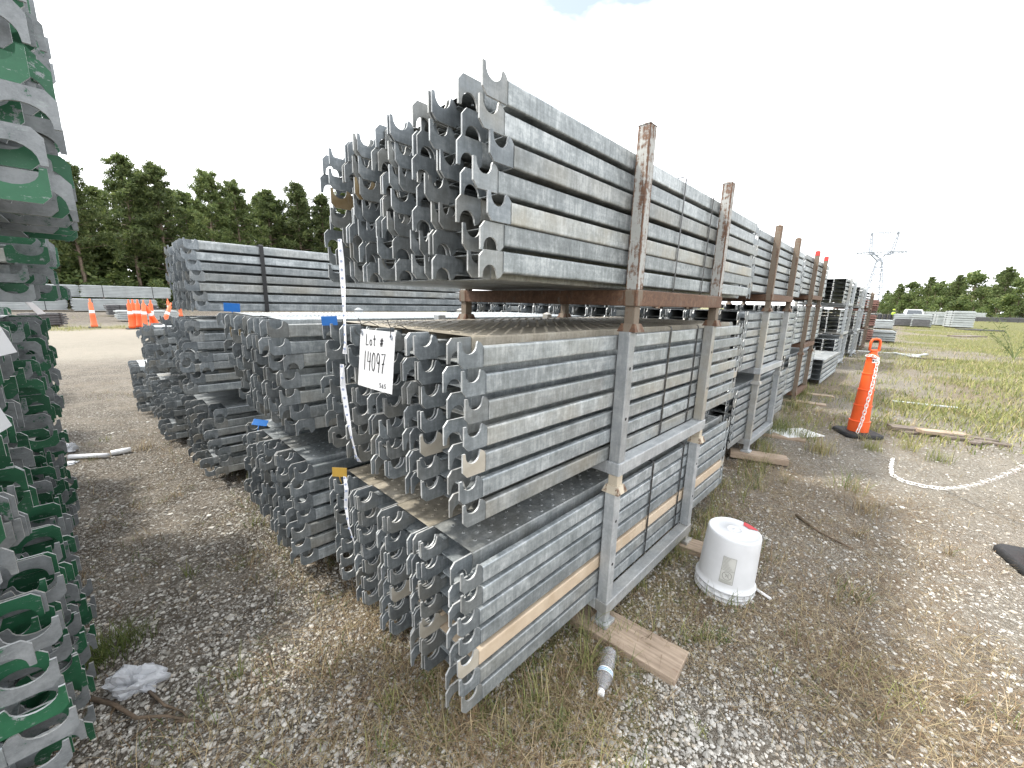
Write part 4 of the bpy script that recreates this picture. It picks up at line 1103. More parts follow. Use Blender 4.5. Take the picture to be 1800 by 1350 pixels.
# right hand side, past the racks
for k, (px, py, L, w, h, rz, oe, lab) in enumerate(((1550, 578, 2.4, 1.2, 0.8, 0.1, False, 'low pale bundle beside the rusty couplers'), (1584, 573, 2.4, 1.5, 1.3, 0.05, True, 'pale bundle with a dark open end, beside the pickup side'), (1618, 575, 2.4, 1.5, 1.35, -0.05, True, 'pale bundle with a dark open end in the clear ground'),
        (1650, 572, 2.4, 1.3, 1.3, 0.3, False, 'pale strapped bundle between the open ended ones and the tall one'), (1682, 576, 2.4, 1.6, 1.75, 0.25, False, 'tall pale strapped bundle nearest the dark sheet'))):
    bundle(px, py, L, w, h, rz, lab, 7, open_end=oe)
for k, (px, py, L, rz) in enumerate(((1645, 560, 7.5, 1.5), (1690, 561, 8, 1.45), (1745, 560, 9, 1.5), (1792, 561, 8, 1.5))):
    bundle(px, py, L, 1.2, 1.7, rz, 'long pale bundle lying side-on below the far trees', 6, group='long bundles below the far trees')
for k, (px, py) in enumerate(((1735, 566), (1770, 567), (1800, 567))):
    bundle(px, py, 4.5, 1.0, 0.9, 1.5, 'low dark bundle in front of the long pale ones', 4, 'dark', group='low dark bundles')
for k, (zz) in enumerate((0.05, 0.75, 1.45)):
    bundle(0, k, 1.2, 1.1, 0.62, 0.2, ('bottom', 'middle', 'top')[k] + ' bundle of rusty red couplers at the end of the racks', 5, 'rustpipe', 'rusty coupler bundles', p=(26.5, 1.75, zz))
bundle(0, 9, 1.2, 1.1, 0.6, 0.1, 'grey coupler bundle on the ground beside the rusty ones', 5, 'palesteel', p=(27.5, 0.9, 0.0))
# left hand side, across the dusty track
for (x, y, z, L, lab) in ((-4.4, 48, 0, 5.2, 'long pale bundle on the ground below the pines, beside the green planks'), (1.0, 47, 0, 5.0, 'long pale bundle on the ground below the pines, towards the cones'),
                          (-3.6, 48.2, 1.05, 5.2, 'long pale bundle stacked on another below the pines, beside the green planks'), (1.8, 47.2, 1.05, 5.4, 'long pale bundle stacked on another below the pines, towards the cones')):
    bundle(x * 9 + z, y, L, 1.6, 1.02, 0.08, lab, 8, group='long pale bundles below the pines', p=(x, y, z))
bundle(3, 5, 2.6, 1.0, 0.6, 0.1, 'low pale bundle behind the cluster of orange cones', 5, p=(1.9, 31, 0.0)); bundle(3, 6, 2.6, 1.2, 0.75, 0.1, 'dark ended bundle behind the cluster of orange cones', 5, 'dark', p=(1.6, 38, 0.0))
bundle(3, 7, 1.2, 0.8, 0.6, 0.5, 'small dark bundle at the edge of the track behind the green planks', 5, 'dark', p=(-1.75, 27, 0.0))

# cone cluster
def cone(x, y, lean, rz, label, tall=1.25, fad=False):
    t = empty('traffic_cone', (x, y, G(x, y)), (lean, 0, rz), label, 'traffic cone', 'orange traffic cones by the track')
    mb = MB(); mb.lathe([(0.115, 0.045), (0.112, tall * 0.12), (0.10, tall * 0.13), (0.09, tall * 0.45), (0.093, tall * .46), (0.084, tall * 0.47), (0.072, tall * 0.86), (0.03, tall * 0.9), (0.03, tall), (0.01, tall + .01)], 18); mb.obj('cone_body', M['orange2' if fad else 'orange'], t, smooth=True)
    mb = MB(); mb.lathe([(0.0905, tall * 0.52), (0.086, tall * 0.62)], 18, False); mb.obj('reflective_band', M['tape'], t, smooth=True)
    mb = MB(); mb.box((-0.2, -0.2, -0.01), (0.2, 0.2, 0.044), 0.01); mb.obj('base', M['rubber'], t)
for k, (x, y, l, rz, lab) in enumerate(((0.90, 24.0, 0.05, 0.1, 'orange cone at the racks-away side of the cluster'), (1.15, 24.5, 0.06, 2.0, 'orange cone standing deep in the cluster'), (1.30, 23.9, 0.10, 0.6, 'orange cone leaning at the front of the cluster'),
                             (1.60, 24.6, 0.05, 1.1, 'straight orange cone in the middle of the cluster'), (1.80, 24.2, 0.42, -1.0, 'orange cone tipped towards the racks'), (1.95, 24.8, 0.45, 2.1, 'orange cone tipped against its neighbour'), (1.05, 24.9, 0.06, 0.3, 'orange cone behind the cluster'))):
    cone(x, y, l, rz, lab, fad=(k % 3 == 2))
cone(-0.25, 25.5, 0.04, 0, 'faded cone standing alone before the low pale bundle', 1.25, True)
cone(3.9, 36, 0.03, 0, 'distant cone by the tall bundle, one of a far pair', 1.2, True); cone(3.4, 37, 0.03, 0, 'distant cone behind the cluster, one of a far pair', 1.2, True)

# ------------------------------------------------------------------ pickup, worker, drums
def pickup(x, y, rz):
    t = empty('pickup_truck', (x, y, G(x, y)), (0, 0, rz), 'white pickup truck parked beyond the open ended bundles', 'truck')
    def prof(sections, name, mat, par, bev=0.05):
        mb = MB(); v = []; f = []
        for (xx, hw, zb, zt_) in sections: v += [(xx, -hw, zb), (xx, hw, zb), (xx, hw * 0.96, zt_), (xx, -hw * 0.96, zt_)]
        for i in range(len(sections) - 1):
            for k in range(4): f.append((i * 4 + k, i * 4 + (k + 1) % 4, i * 4 + 4 + (k + 1) % 4, i * 4 + 4 + k))
        f.append((3, 2, 1, 0)); e_ = (len(sections) - 1) * 4; f.append((e_, e_ + 1, e_ + 2, e_ + 3))
        return mb.add(v, f).obj(name, mat, par)
    prof([(-2.75, 0.90, 0.5, 0.95), (-2.65, 0.98, 0.42, 1.08), (-1.3, 1.0, 0.42, 1.15), (-1.2, 1.0, 0.42, 1.17), (2.7, 1.0, 0.45, 1.15), (2.78, 0.97, 0.5, 1.12)], 'body', M['carpaint'], t)
    prof([(-1.35, 0.92, 1.15, 1.2), (-0.65, 0.82, 1.15, 1.86), (0.75, 0.80, 1.15, 1.88), (1.0, 0.88, 1.15, 1.25)], 'cab', M['carpaint'], t)
    mb = MB(); mb.add([(-1.33, -0.78, 1.25), (-1.33, 0.78, 1.25), (-0.76, 0.68, 1.80), (-0.76, -0.68, 1.80)], [(0, 1, 2, 3)]); mb.obj('windscreen', M['glass'], t)
    for s in (-1, 1):
        mb = MB(); mb.add([(-1.0, s * 0.915, 1.25), (0.7, s * 0.90, 1.25), (0.65, s * 0.845, 1.78), (-0.6, s * 0.85, 1.78)], [(0, 1, 2, 3)]); mb.obj('side_window', M['glass'], t)
        mb = MB(); mb.box((-2.79, s * 0.60, 0.75), (-2.70, s * 0.92, 0.98), 0.02); mb.obj('headlight', M['film'], t)
        mb = MB(); mb.box((-0.95, s * 1.0, 1.15), (-0.78, s * 1.24, 1.36), 0.03); mb.obj('mirror', M['dark'], t)
        for xx in (-1.75, 1.75):
            mb = MB(); mb.tube([(xx, s * 0.72, 0.39), (xx, s * 1.01, 0.39)], 0.39, 24); w_ = mb.obj('wheel', M['rubber'], t)
            mb = MB(); mb.tube([(xx, s * 1.0, 0.39), (xx, s * 1.02, 0.39)], 0.22, 18); mb.obj('rim', M['tower'], w_)
    mb = MB(); mb.box((-2.80, -0.58, 0.70), (-2.70, 0.58, 0.98), 0.02); mb.obj('grille', M['dark'], t)
    mb = MB(); mb.box((-2.88, -0.96, 0.42), (-2.70, 0.96, 0.62), 0.03); mb.obj('bumper', M['tower'], t)
pickup(78, -0.35, 0.12)
def worker(x, y):
    z = G(x, y)
    t = empty('person', (x, y, z), (0, 0, 0.3), 'worker in a yellow vest and helmet standing among the far bundles', 'person')
    J = [(0, 0, 0.95), (0, 0, 1.2), (0, 0, 1.42), (0, 0, 1.52), (0, 0, 1.66), (0, 0, 1.74), (0, 0.17, 1.42), (0.02, 0.27, 1.15), (-0.12, 0.25, 0.95), (0, -0.17, 1.42), (0.02, -0.27, 1.15), (-0.12, -0.24, 0.96),
         (0, 0.1, 0.9), (0.0, 0.12, 0.48), (0.02, 0.13, 0.06), (-0.15, 0.14, 0.03), (0, -0.1, 0.9), (-0.04, -0.13, 0.48), (0.0, -0.14, 0.06), (-0.16, -0.15, 0.03)]
    E_ = [(0, 1), (1, 2), (2, 3), (3, 4), (4, 5), (2, 6), (6, 7), (7, 8), (2, 9), (9, 10), (10, 11), (0, 12), (12, 13), (13, 14), (14, 15), (0, 16), (16, 17), (17, 18), (18, 19)]
    R_ = [.15, .15, .16, .06, .105, .08, .07, .05, .04, .07, .05, .04, .1, .07, .05, .045, .1, .07, .05, .045]
    me = bpy.data.meshes.new('body'); me.from_pydata(J, E_, []); me.materials.append(M['trousers'])
    o = put('body', me, t); sk = o.modifiers.new('skin', 'SKIN'); me.skin_vertices[0].data[0].use_root = True
    for i, r in enumerate(R_): me.skin_vertices[0].data[i].radius = (r, r)
    o.modifiers.new('sub', 'SUBSURF').levels = 1; o.modifiers['sub'].render_levels = 2
    mb = MB(); mb.lathe([(0.19, 0.92), (0.205, 1.1), (0.22, 1.35), (0.16, 1.46), (0.08, 1.49)], 16, False); mb.obj('vest', M['hivis'], t, smooth=True)
    mb = MB(); mb.lathe([(0.155, 1.70), (0.125, 1.72), (0.12, 1.79), (0.07, 1.84), (0.01, 1.85)], 16, False); mb.obj('helmet', M['hivis'], t, smooth=True)
worker(66, 1.35)
for k in range(7):
    x, y = 62 + k * 0.1, 3.6 - k * 0.42
    t = empty('drum', (x, y, G(x, y)), label='black drum in the row beside the worker', cat='drum', group='row of black drums')
    mb = MB(); mb.lathe([(0.18, 0), (0.2, 0.02), (0.2, 0.55), (0.21, 0.57), (0.2, 0.6), (0.2, 1.18), (0.19, 1.2), (0.02, 1.2)], 20); mb.obj('shell', M['rubber'], t, smooth=True)
    mb = MB(); mb.lathe([(0.207, 0.3), (0.207, 0.34)], 20, False); mb.lathe([(0.207, 0.86), (0.207, 0.9)], 20, False); mb.obj('hoop', M['dark'], t, smooth=True)

# ------------------------------------------------------------------ transmission tower
def tower(x, y, rz):
    t = empty('transmission_tower', (x, y, 0), (0, 0, rz), 'pale steel lattice transmission tower standing beyond the racks', 'tower')
    def strut(mb, a, b, r): mb.tube([a, b], r, 4, False)
    def lattice(name, a0, a1, w0, w1, n, r=0.13, d0=None, d1=None):
        """four-legged tapering truss between two centres (in the local YZ plane)"""
        mb = MB(); a0 = Vector(a0); a1 = Vector(a1); ax = (a1 - a0).normalized()
        s = Vector((1, 0, 0)); u = ax.cross(s).normalized(); prev = None
        for k in range(n + 1):
            c = a0.lerp(a1, k / n); w = w0 + (w1 - w0) * k / n; d = (d0 or w0) + ((d1 or w1) - (d0 or w0)) * k / n
            cor = [c + u * (w / 2 * i) + s * (d / 2 * j) for i, j in ((-1, -1), (1, -1), (1, 1), (-1, 1))]
            for i in range(4): strut(mb, cor[i], cor[(i + 1) % 4], r * 0.55)
            if prev:
                for i in range(4):
                    strut(mb, prev[i], cor[i], r); strut(mb, prev[i], cor[(i + 1) % 4], r * 0.5); strut(mb, prev[(i + 1) % 4], cor[i], r * 0.5)
            prev = cor
        return mb.obj(name, M['tower'], t)
    for i in (-1, 1):
        for j in (-1, 1): pass
    lattice('lower_body', (0, 0, 0), (0, 0, 27), 8.5, 2.2, 8, 0.216)
    lattice('fork', (0, 0, 27), (0, 4.2, 31), 1.6, 1.2, 3, 0.162); lattice('fork', (0, 0, 27), (0, -4.2, 31), 1.6, 1.2, 3, 0.162)
    lattice('cross_arm', (0, 0, 30.5), (0, 10, 31.0), 1.8, 0.5, 7, 0.149); lattice('cross_arm', (0, 0, 30.5), (0, -10, 31.0), 1.8, 0.5, 7, 0.149)
    lattice('upper_post', (0, 4.2, 31), (0, 5.2, 40.5), 1.2, 0.7, 5, 0.135); lattice('upper_post', (0, -4.2, 31), (0, -5.2, 40.5), 1.2, 0.7, 5, 0.135)
    lattice('top_beam', (0, -5.4, 40.5), (0, 5.4, 40.5), 0.8, 0.8, 8, 0.121)
    for yy, z0, z1 in ((9.6, 30.8, 27.0), (-9.6, 30.8, 27.0), (5.3, 40.3, 42.6), (-5.3, 40.3, 42.0)):
        mb = MB(); mb.tube([(0, yy, z0), (0, yy, z1)], 0.12, 6); mb.obj('insulator' if z1 < z0 else 'peak', M['tower'], t)
    for s in (-1, 1):
        mb = MB(); mb.tube([(0, s * 3.6, 37), (0, s * 1.6, 35.2), (0, 0, 35)], 0.09, 5); mb.obj('insulator_string', M['tower'], t)
tower(285, 15.2, 0.25)

# ------------------------------------------------------------------ trees
def pine_meshes(seed, h, rmax, base=0.38, n_br=64, tuft=8):
    r = np.random.default_rng(seed)
    mb = MB(); k = 9; pts = []; rad = []
    bx, by = r.uniform(-0.02, 0.02, 2)
    for i in range(k):
        s = i / (k - 1); pts.append((bx * h * s * s + 0.08 * math.sin(s * 5 + seed), by * h * s * s + 0.06 * math.cos(s * 4), h * s * 0.985)); rad.append(0.17 * (1 - s) ** 0.8 * h / 14 + 0.02)
    mb.tube(pts, rad, 8)
    V = []; NB = 0
    for b in range(n_br):
        s = base + (1 - base) * (b / n_br) ** 0.9 + r.uniform(-0.015, 0.015); s = min(s, 0.985)
        u = (s - base) / (1 - base); prof = (1 - u) ** 0.75 * 0.9 + 0.10
        if u < 0.15: prof *= 0.6 + 2.6 * u
        ln = rmax * prof * (0.45 + 0.8 * r.random()); az = b * 2.399 + r.uniform(-0.5, 0.5)
        dx, dy = math.cos(az), math.sin(az); z0 = h * s
        rise = 0.1 + 0.5 * s
        i = int(s * (k - 1)); c0 = np.array(pts[min(i, k - 1)])
        c0 = np.array([c0[0], c0[1], z0])
        tip = c0 + np.array([dx * ln, dy * ln, ln * rise * r.uniform(0.3, 1.0)])
        mb.tube([tuple(c0), tuple(c0 * 0.5 + tip * 0.5 + np.array([0, 0, 0.05])), tuple(tip)], [0.035 * h / 14, 0.022 * h / 14, 0.008], 4, False)
        for q in range(tuft):
            f_ = 1 - 0.7 * r.random() ** 1.9
            c = c0 + (tip - c0) * f_ + r.normal(0, 0.16, 3) * np.array([1, 1, 0.7]) * (0.5 + ln / rmax)
            V.append(c)
    V = np.array(V)
    # each tuft: a fan of thin needle blades
    nb = 9; n = len(V)
    d = r.normal(0, 1, (n, nb, 3)); d[:, :, 2] += 0.45; d /= np.linalg.norm(d, axis=2)[:, :, None]
    side = np.cross(d, r.normal(0, 1, (n, nb, 3))); side /= np.linalg.norm(side, axis=2)[:, :, None]
    L = r.uniform(0.22, 0.42, (n, nb, 1)) * (h / 14) ** 0.5; w = 0.048 * r.uniform(0.7, 1.4, (n, nb, 1))
    c = V[:, None, :] + r.normal(0, 0.06, (n, nb, 3))
    P = np.stack([c - side * w * 0.5, c + side * w * 0.5, c + d * L + side * w * 0.9, c + d * L - side * w * 0.9], 2).reshape(-1, 3)
    Fq = np.arange(len(P)).reshape(-1, 4)
    return mb.mesh('trunk', M['bark'], True), np_mesh('crown', P, Fq, M['pine'])
def bushy_meshes(seed, h, rmax, n=1500, z_lo=0.12, leaf=0.16):
    r = np.random.default_rng(seed); mb = MB()
    mb.tube([(0, 0, 0), (0.05, 0.03, h * 0.3), (0.0, 0.1, h * 0.75)], [0.06 * h / 5, 0.045 * h / 5, 0.012], 7)
    cl = []
    for k in range(16):
        a = r.uniform(0, 6.283); s = r.uniform(z_lo, 0.92); rr = rmax * math.sin(math.pi * min(0.98, s * 0.85 + 0.15)) * r.uniform(0.35, 0.95)
        c = np.array([rr * math.cos(a), rr * math.sin(a), h * s]); cl.append((c, rmax * r.uniform(0.28, 0.5)))
        mb.tube([(0, 0, h * s * 0.45), tuple(c)], [0.025 * h / 5, 0.008], 4, False)
    P = []
    for k in range(n):
        c, q = cl[r.integers(len(cl))]; o = r.normal(0, 1, 3); o = o / np.linalg.norm(o) * q * r.random() ** 0.4
        P.append(c + o * np.array([1, 1, 0.8]))
    P = np.array(P); P[:, 2] = np.maximum(P[:, 2], 0.05)
    d = r.normal(0, 1, (n, 3)); d[:, 2] *= 0.6; d /= np.linalg.norm(d, axis=1)[:, None]
    s = np.cross(d, r.normal(0, 1, (n, 3))); s /= np.linalg.norm(s, axis=1)[:, None]
    L = leaf * r.uniform(0.7, 1.5, (n, 1))
    Q = np.stack([P - d * L, P + s * L * 0.5, P + d * L, P - s * L * 0.5], 1).reshape(-1, 3)
    return mb.mesh('trunk', M['bark'], True), np_mesh('crown', Q, np.arange(len(Q)).reshape(-1, 4), M['leaf'])
PINES = [pine_meshes(61 + k, 15.0, 3.7, b, 84, 15) for k, b in enumerate((0.26, 0.34, 0.22, 0.38, 0.28))]
BUSH = [bushy_meshes(81 + k, 4.5, 2.3, 1700) for k in range(3)]
TALL = [bushy_meshes(91 + k, 13.0, 4.2, 2600, 0.25, 0.34) for k in range(3)]
def tree(kind, x, y, s, rz, label, group, name='pine_tree', cat='tree'):
    tm, cm = kind; t = empty(name, (x, y, 0), (0, 0, rz), label, cat, group); t.scale = (s, s, s)
    put('trunk', tm, t); put('crown', cm, t)
rt = random.Random(4)
# pine wood behind the stacks on the aisle side
for k in range(13):
    x = -9.5 + k * 3.1 + rt.uniform(-0.8, 0.8); y = 58 + rt.uniform(-1.5, 2.5) - 0.12 * x
    tree(PINES[k % 5], x, y, rt.uniform(0.82, 1.03), rt.uniform(0, 6), 'tall pine in the front row of the wood behind the stacks', 'pines in the front row of the wood')
for k in range(17):
    x = -15 + k * 3.0 + rt.uniform(-1, 1); y = 64 + rt.uniform(-2, 3) - 0.12 * x
    tree(PINES[(k * 2 + 1) % 5], x, y, rt.uniform(0.80, 0.98), rt.uniform(0, 6), 'pine standing deeper in the wood behind the front row', 'pines deeper in the wood')
for k in range(18):
    x = -18 + k * 3.2 + rt.uniform(-1, 1); y = 72 + rt.uniform(-2, 3) - 0.12 * x
    tree(PINES[(k * 3) % 5], x, y, rt.uniform(0.86, 1.02), rt.uniform(0, 6), 'pine at the back of the wood behind the stacks', 'pines at the back of the wood')
for k in range(22):
    x = -12 + k * 2.0 + rt.uniform(-0.8, 0.8); y = 55.5 + rt.uniform(-1.5, 4) - 0.12 * x
    s = rt.uniform(0.55, 1.0) * (1.25 if k < 6 else 0.95)
    tree(BUSH[k % 3], x, y, s, rt.uniform(0, 6), 'leafy bush at the foot of the pine wood', 'bushes at the foot of the pine wood', 'bush', 'bush')
for k in range(46):
    x = -20 + (k % 23) * 2.5; tree(BUSH[(k + 1) % 3], x + rt.uniform(-1, 1), (61 if k < 23 else 69) + rt.uniform(0, 5) - 0.12 * x, rt.uniform(1.1, 1.8), rt.uniform(0, 6), 'dark undergrowth bush inside the pine wood', 'undergrowth in the pine wood', 'bush', 'bush')
# wood beyond the open ground on the other side
for k in range(22):
    s_ = k / 21; x = 255 - 125 * s_ + rt.uniform(-5, 5); y = 9.5 - 52 * s_ ** 1.1 + rt.uniform(-1.0, 1.0)
    tree(TALL[k % 3] if k % 3 else PINES[k % 5], x, y, rt.uniform(0.85, 1.15) * (0.75 if k < 4 else 1.0) * (0.92 if k > 8 else 1), rt.uniform(0, 6), 'tree in the front of the far wood beyond the open grass', 'trees in the front of the far wood', 'broadleaf_tree')
for k in range(20):
    s_ = k / 19; x = 285 - 125 * s_ + rt.uniform(-6, 6); y = 9 - 56 * s_ ** 1.1 + rt.uniform(-2, 2)
    tree(TALL[(k + 1) % 3], x, y, rt.uniform(0.95, 1.3) * (0.75 if k < 5 else 1.0), rt.uniform(0, 6), 'tree at the back of the far wood beyond the open grass', 'trees at the back of the far wood', 'broadleaf_tree')
for k in range(26):
    s_ = k / 25; x = 245 - 122 * s_ + rt.uniform(-4, 4); y = 9.0 - 50 * s_ ** 1.1
    tree(BUSH[k % 3], x, y, rt.uniform(0.9, 1.6), rt.uniform(0, 6), 'bush along the edge of the far wood', 'bushes along the far wood', 'bush', 'bush')

# sapling on the open ground
sp = at_g(1782, 632)
t = empty('sapling', sp, label='thin leafy sapling on the open grass before the dark sheet', cat='sapling')
mb = MB(); lf = MB(); rs = random.Random(8)
for k in range(6):
    a = rs.uniform(0, 6.28); ln = rs.uniform(0.8, 1.5); pts = [Vector((0, 0, 0))]
    for i in range(6): pts.append(pts[-1] + Vector((math.cos(a) * 0.09 * (1 + i * 0.25), math.sin(a) * 0.09 * (1 + i * 0.25), ln / 6)))
    mb.tube(pts, [0.012, 0.011, 0.009, 0.008, 0.006, 0.005, 0.003], 5)
    for i in range(2, 7):
        for j in range(7):
            d = Vector((rs.gauss(0, 1), rs.gauss(0, 1), rs.gauss(0.2, 0.6))).normalized(); c = pts[i] + Vector((rs.gauss(0, .03), rs.gauss(0, .03), rs.gauss(0, .05))); s = d.cross(Vector((rs.gauss(0, 1), rs.gauss(0, 1), 1))).normalized()
            lf.add([c, c + d * .06 + s * .012, c + d * .13, c + d * .06 - s * .012], [(0, 1, 2, 3)])
mb.obj('stems', M['stem'], t); lf.obj('leaves', M['leaf'], t)

# ------------------------------------------------------------------ gravel and grass
def polar_pts(n, dmin, dmax, a0, a1, power=1.0):
    u = rng.random(n); d = dmin * (dmax / dmin) ** (u ** power); a = np.radians(rng.uniform(a0, a1, n))
    return d * np.cos(a), d * np.sin(a)
ICO_bm = bmesh.new(); bmesh.ops.create_icosphere(ICO_bm, subdivisions=1, radius=1); ICO_bm.verts.index_update()
ICO_V = np.array([v.co[:] for v in ICO_bm.verts]); ICO_F = np.array([[v.index for v in f.verts] for f in ICO_bm.faces]); ICO_bm.free()
def gravel(n):
    x, y = polar_pts(n, 0.8, 7.5, -24, 112)
    vg, gr, pl = cover(x, y)
    keep = rng.random(n) > np.clip(vg * 0.75 - 0.1, 0, 0.6); x = x[keep]; y = y[keep]; pl = pl[keep]; n = len(x)
    d = np.hypot(x, y)
    s = np.clip(rng.lognormal(math.log(0.0044), 0.40, n) * (1 + 0.03 * d), 0.0025, 0.0145)
    z = gzs(x, y)
    V = ICO_V[None] * (1 + rng.uniform(-0.28, 0.28, (n, len(ICO_V), 1)))
    V = V * (s[:, None] * rng.uniform(0.75, 1.35, (n, 3)) * np.array([1, 1, 0.65]))[:, None, :]
    a = rng.uniform(0, 6.283, n); ca, sa = np.cos(a)[:, None], np.sin(a)[:, None]
    V = np.stack([V[:, :, 0] * ca - V[:, :, 1] * sa, V[:, :, 0] * sa + V[:, :, 1] * ca, V[:, :, 2]], 2)
    V = V + np.stack([x, y, z + s * 0.22], 1)[:, None, :]
    Fc = ICO_F[None] + (np.arange(n) * len(ICO_V))[:, None, None]
    me = np_mesh('gravel', V.reshape(-1, 3), Fc.reshape(-1, 3), M['stone'])
    base = np.array([[0.33, 0.315, 0.285], [0.41, 0.39, 0.355], [0.47, 0.455, 0.42], [0.26, 0.245, 0.215], [0.39, 0.345, 0.285], [0.52, 0.51, 0.48]])
    c = base[rng.choice(6, n, p=[0.24, 0.26, 0.16, 0.16, 0.12, 0.06])]
    vcol(me, 'tint', np.repeat(c, len(ICO_V), 0))
    o = put('gravel', me); tag(o, 'loose grey and white limestone gravel over the yard', 'gravel', kind='stuff')
gravel(100000)
def blades(x, y, h, w, lean, col, nseg=3):
    """one tapering bent blade per root"""
    n = len(x); z = gzs(x, y) - 0.004
    a = rng.uniform(0, 6.283, n); dx, dy = np.cos(a), np.sin(a)
    rows = []
    for k in range(nseg + 1):
        s = k / nseg; off = lean * h * s ** 1.8; hz = h * (s - 0.35 * lean * s ** 2); ww = w * (1 - s) ** 0.7 * 0.5 + 0.0002
        cx = x + dx * off; cy = y + dy * off; cz = z + np.maximum(hz, 0.002)
        rows.append(np.stack([np.stack([cx - dy * ww, cy + dx * ww, cz], 1), np.stack([cx + dy * ww, cy - dx * ww, cz], 1)], 1))
    V = np.stack(rows, 1).reshape(n, -1, 3)
    q = np.array([[2 * k, 2 * k + 1, 2 * k + 3, 2 * k + 2] for k in range(nseg)])
    Fc = q[None] + (np.arange(n) * V.shape[1])[:, None, None]
    return V.reshape(-1, 3), Fc.reshape(-1, 4), np.repeat(col, V.shape[1], 0)
GREEN = np.array([[0.085, 0.125, 0.03], [0.12, 0.16, 0.045], [0.17, 0.19, 0.06]]); DRY = np.array([[0.40, 0.32, 0.20], [0.25, 0.175, 0.10], [0.15, 0.10, 0.058], [0.32, 0.27, 0.15]]); YEL = np.array([[0.28, 0.28, 0.095], [0.23, 0.255, 0.08], [0.35, 0.325, 0.14]])
parts = []
def clumps(cx, cy, per, spread, hh, ww, lean, pal, nseg=3):
    n = len(cx) * per
    x = np.repeat(cx, per) + rng.normal(0, 1, n) * np.repeat(spread, per); y = np.repeat(cy, per) + rng.normal(0, 1, n) * np.repeat(spread, per)
    h = np.repeat(hh, per) * rng.uniform(0.35, 1.15, n); w = ww * rng.uniform(0.7, 1.3, n)
    col = pal[rng.integers(0, len(pal), n)]
    parts.append(blades(x, y, h, w, rng.uniform(*lean, n), col, nseg))
def blocked(x, y):
    return ((x > 0.9) & (x < 3.3) & (y > 0.87) & (y < 3.1)) | ((x > 4.1) & (x < 9) & (y > 1.0) & (y < 2.2)) | (x < -0.33) & (y < 10)
def pick(n, dmin, dmax, a0, a1, f, pw=1.0):
    x, y = polar_pts(n, dmin, dmax, a0, a1, pw); vg, gr, pl = cover(x, y); k = (rng.random(n) < f(vg, gr, x, y)) & ~blocked(x, y); return x[k], y[k]
# dry straw lying about, thick where the ground cover is brown
x, y = pick(27000, 0.8, 10, -24, 112, lambda v, g, x, y: np.clip(v * 1.6 - 0.42, 0.04, 1)); clumps(x, y, 5, np.full(len(x), 0.03), rng.uniform(0.03, 0.11, len(x)), 0.0022, (0.9, 2.0), DRY)
# standing tufts
x, y = pick(1300, 1.1, 9, -24, 110, lambda v, g, x, y: np.clip(v * 0.8 - 0.30, 0, 1)); clumps(x, y, 22, rng.uniform(0.012, 0.04, len(x)), rng.uniform(0.06, 0.16, len(x)), 0.003, (0.25, 1.0), np.concatenate([DRY, DRY[:2], GREEN[1:]]))
x, y = pick(1200, 1.1, 9, -24, 110, lambda v, g, x, y: np.clip(g * 1.2 - 0.3, 0.015, 1)); clumps(x, y, 22, rng.uniform(0.015, 0.05, len(x)), rng.uniform(0.05, 0.14, len(x)), 0.0032, (0.25, 1.0), np.concatenate([GREEN, GREEN, DRY[:1], YEL]))
# rank grass along the foot of the racks
n = 110; x = rng.uniform(0.95, 8.5, n); y = 0.80 + rng.normal(0, 0.07, n) + 0.04 * np.maximum(0, x - 3); clumps(x, y, 26, rng.uniform(0.02, 0.05, n), rng.uniform(0.08, 0.24, n), 0.003, (0.2, 0.9), np.concatenate([GREEN, DRY[:2], YEL]))
n = 36; x = rng.uniform(0.55, 0.95, n); y = rng.uniform(0.85, 4.5, n); clumps(x, y, 22, rng.uniform(0.02, 0.05, n), rng.uniform(0.05, 0.14, n), 0.003, (0.3, 1.2), np.concatenate([GREEN[:2], DRY]))
n = 420; x = rng.uniform(-0.3, 0.62, n); y = 1.5 * (9 / 1.5) ** rng.random(n); k = fbm(x, y, 0.6, 3) > 0.47; x = x[k]; y = y[k]; clumps(x, y, 14, rng.uniform(0.015, 0.05, len(x)), rng.uniform(0.025, 0.09, len(x)), 0.0028, (0.3, 1.4), np.concatenate([GREEN[:2], DRY, DRY[1:3]]))
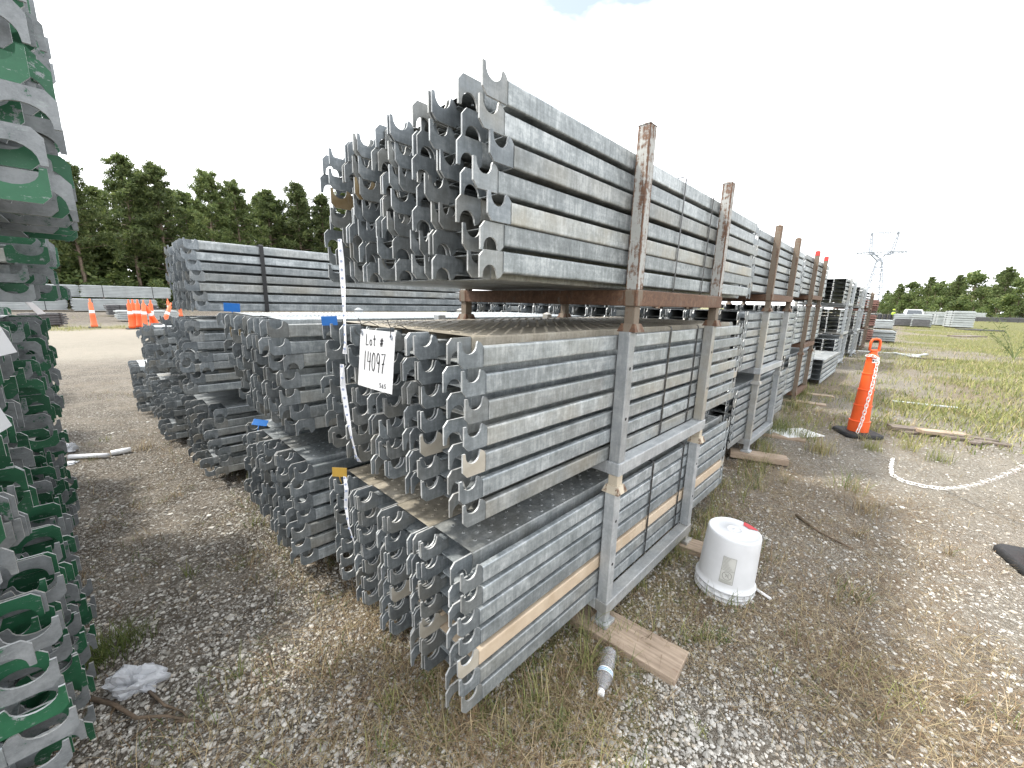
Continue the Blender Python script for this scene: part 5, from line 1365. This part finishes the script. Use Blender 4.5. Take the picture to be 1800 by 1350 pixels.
# a few marked tufts seen in the photograph
for (px, py, hh, pal, per) in ((820, 1275, 0.17, DRY, 90), (1040, 1290, 0.12, np.concatenate([DRY[:1], YEL]), 50), (1285, 1072, 0.17, np.concatenate([GREEN, DRY[:1]]), 30), (565, 1180, 0.11, DRY, 70), (200, 1145, 0.14, GREEN, 150), (160, 1165, 0.14, GREEN, 120), (235, 1120, 0.10, GREEN, 80), (255, 790, 0.16, DRY, 60),
                           (1370, 760, 0.28, GREEN, 120), (1410, 770, 0.3, np.concatenate([GREEN, YEL]), 140), (1440, 795, 0.26, np.concatenate([YEL, DRY[:2]]), 160), (1530, 790, 0.18, YEL, 100), (1600, 790, 0.2, YEL, 90), (1650, 810, 0.22, np.concatenate([GREEN, YEL]), 90), (1262, 1125, 0.06, GREEN, 60), (1490, 860, 0.2, np.concatenate([GREEN, DRY[:2]]), 80), (1520, 900, 0.2, DRY, 70),
                           (1490, 1175, 0.07, YEL, 40), (1590, 1225, 0.07, YEL, 40), (1435, 1220, 0.06, GREEN, 30), (1500, 1050, 0.1, np.concatenate([DRY, GREEN]), 60), (700, 1180, 0.05, GREEN, 30), (930, 1180, 0.13, np.concatenate([GREEN, DRY]), 60), (985, 1110, 0.16, np.concatenate([GREEN, DRY[:1]]), 60)):
    p = at_g(px, py); clumps(np.array([p.x]), np.array([p.y]), per, np.array([0.03 + hh * 0.12]), np.array([hh]), 0.0034, (0.2, 1.1), pal)
# the open grass further out
x, y = pick(13000, 6, 60, -30, 8, lambda v, g, x, y: np.clip(g * 1.6 - 0.1, 0.08, 1)); clumps(x, y, 9, 0.03 + np.hypot(x, y) * 0.006, rng.uniform(0.05, 0.15, len(x)) + np.hypot(x, y) * 0.002, 0.010, (0.3, 1.0), np.concatenate([GREEN[1:], YEL, YEL, DRY[:1]]), 2)
x, y = pick(5000, 9, 55, 80, 100, lambda v, g, x, y: np.clip(g * 1.8 - 0.4, 0.0, 1)); clumps(x, y, 9, 0.03 + np.hypot(x, y) * 0.006, rng.uniform(0.08, 0.2, len(x)), 0.012, (0.3, 1.0), np.concatenate([GREEN[1:], YEL, YEL]), 2)
groups = {3: [p for p in parts if p[0].shape[0] and p[1].shape[0] * 8 // 3 == p[0].shape[0]], 2: []}
Vs, Fs, Cs, n = [], [], [], 0
for V_, F_, C_ in parts:
    Vs.append(V_); Fs.append(F_ + n); Cs.append(C_); n += len(V_)
me = np_mesh('grass', np.concatenate(Vs), np.concatenate(Fs), M['blade']); vcol(me, 'tint', np.concatenate(Cs))
tag(put('grass', me), 'dry and green grass growing through the gravel yard', 'grass', kind='stuff')
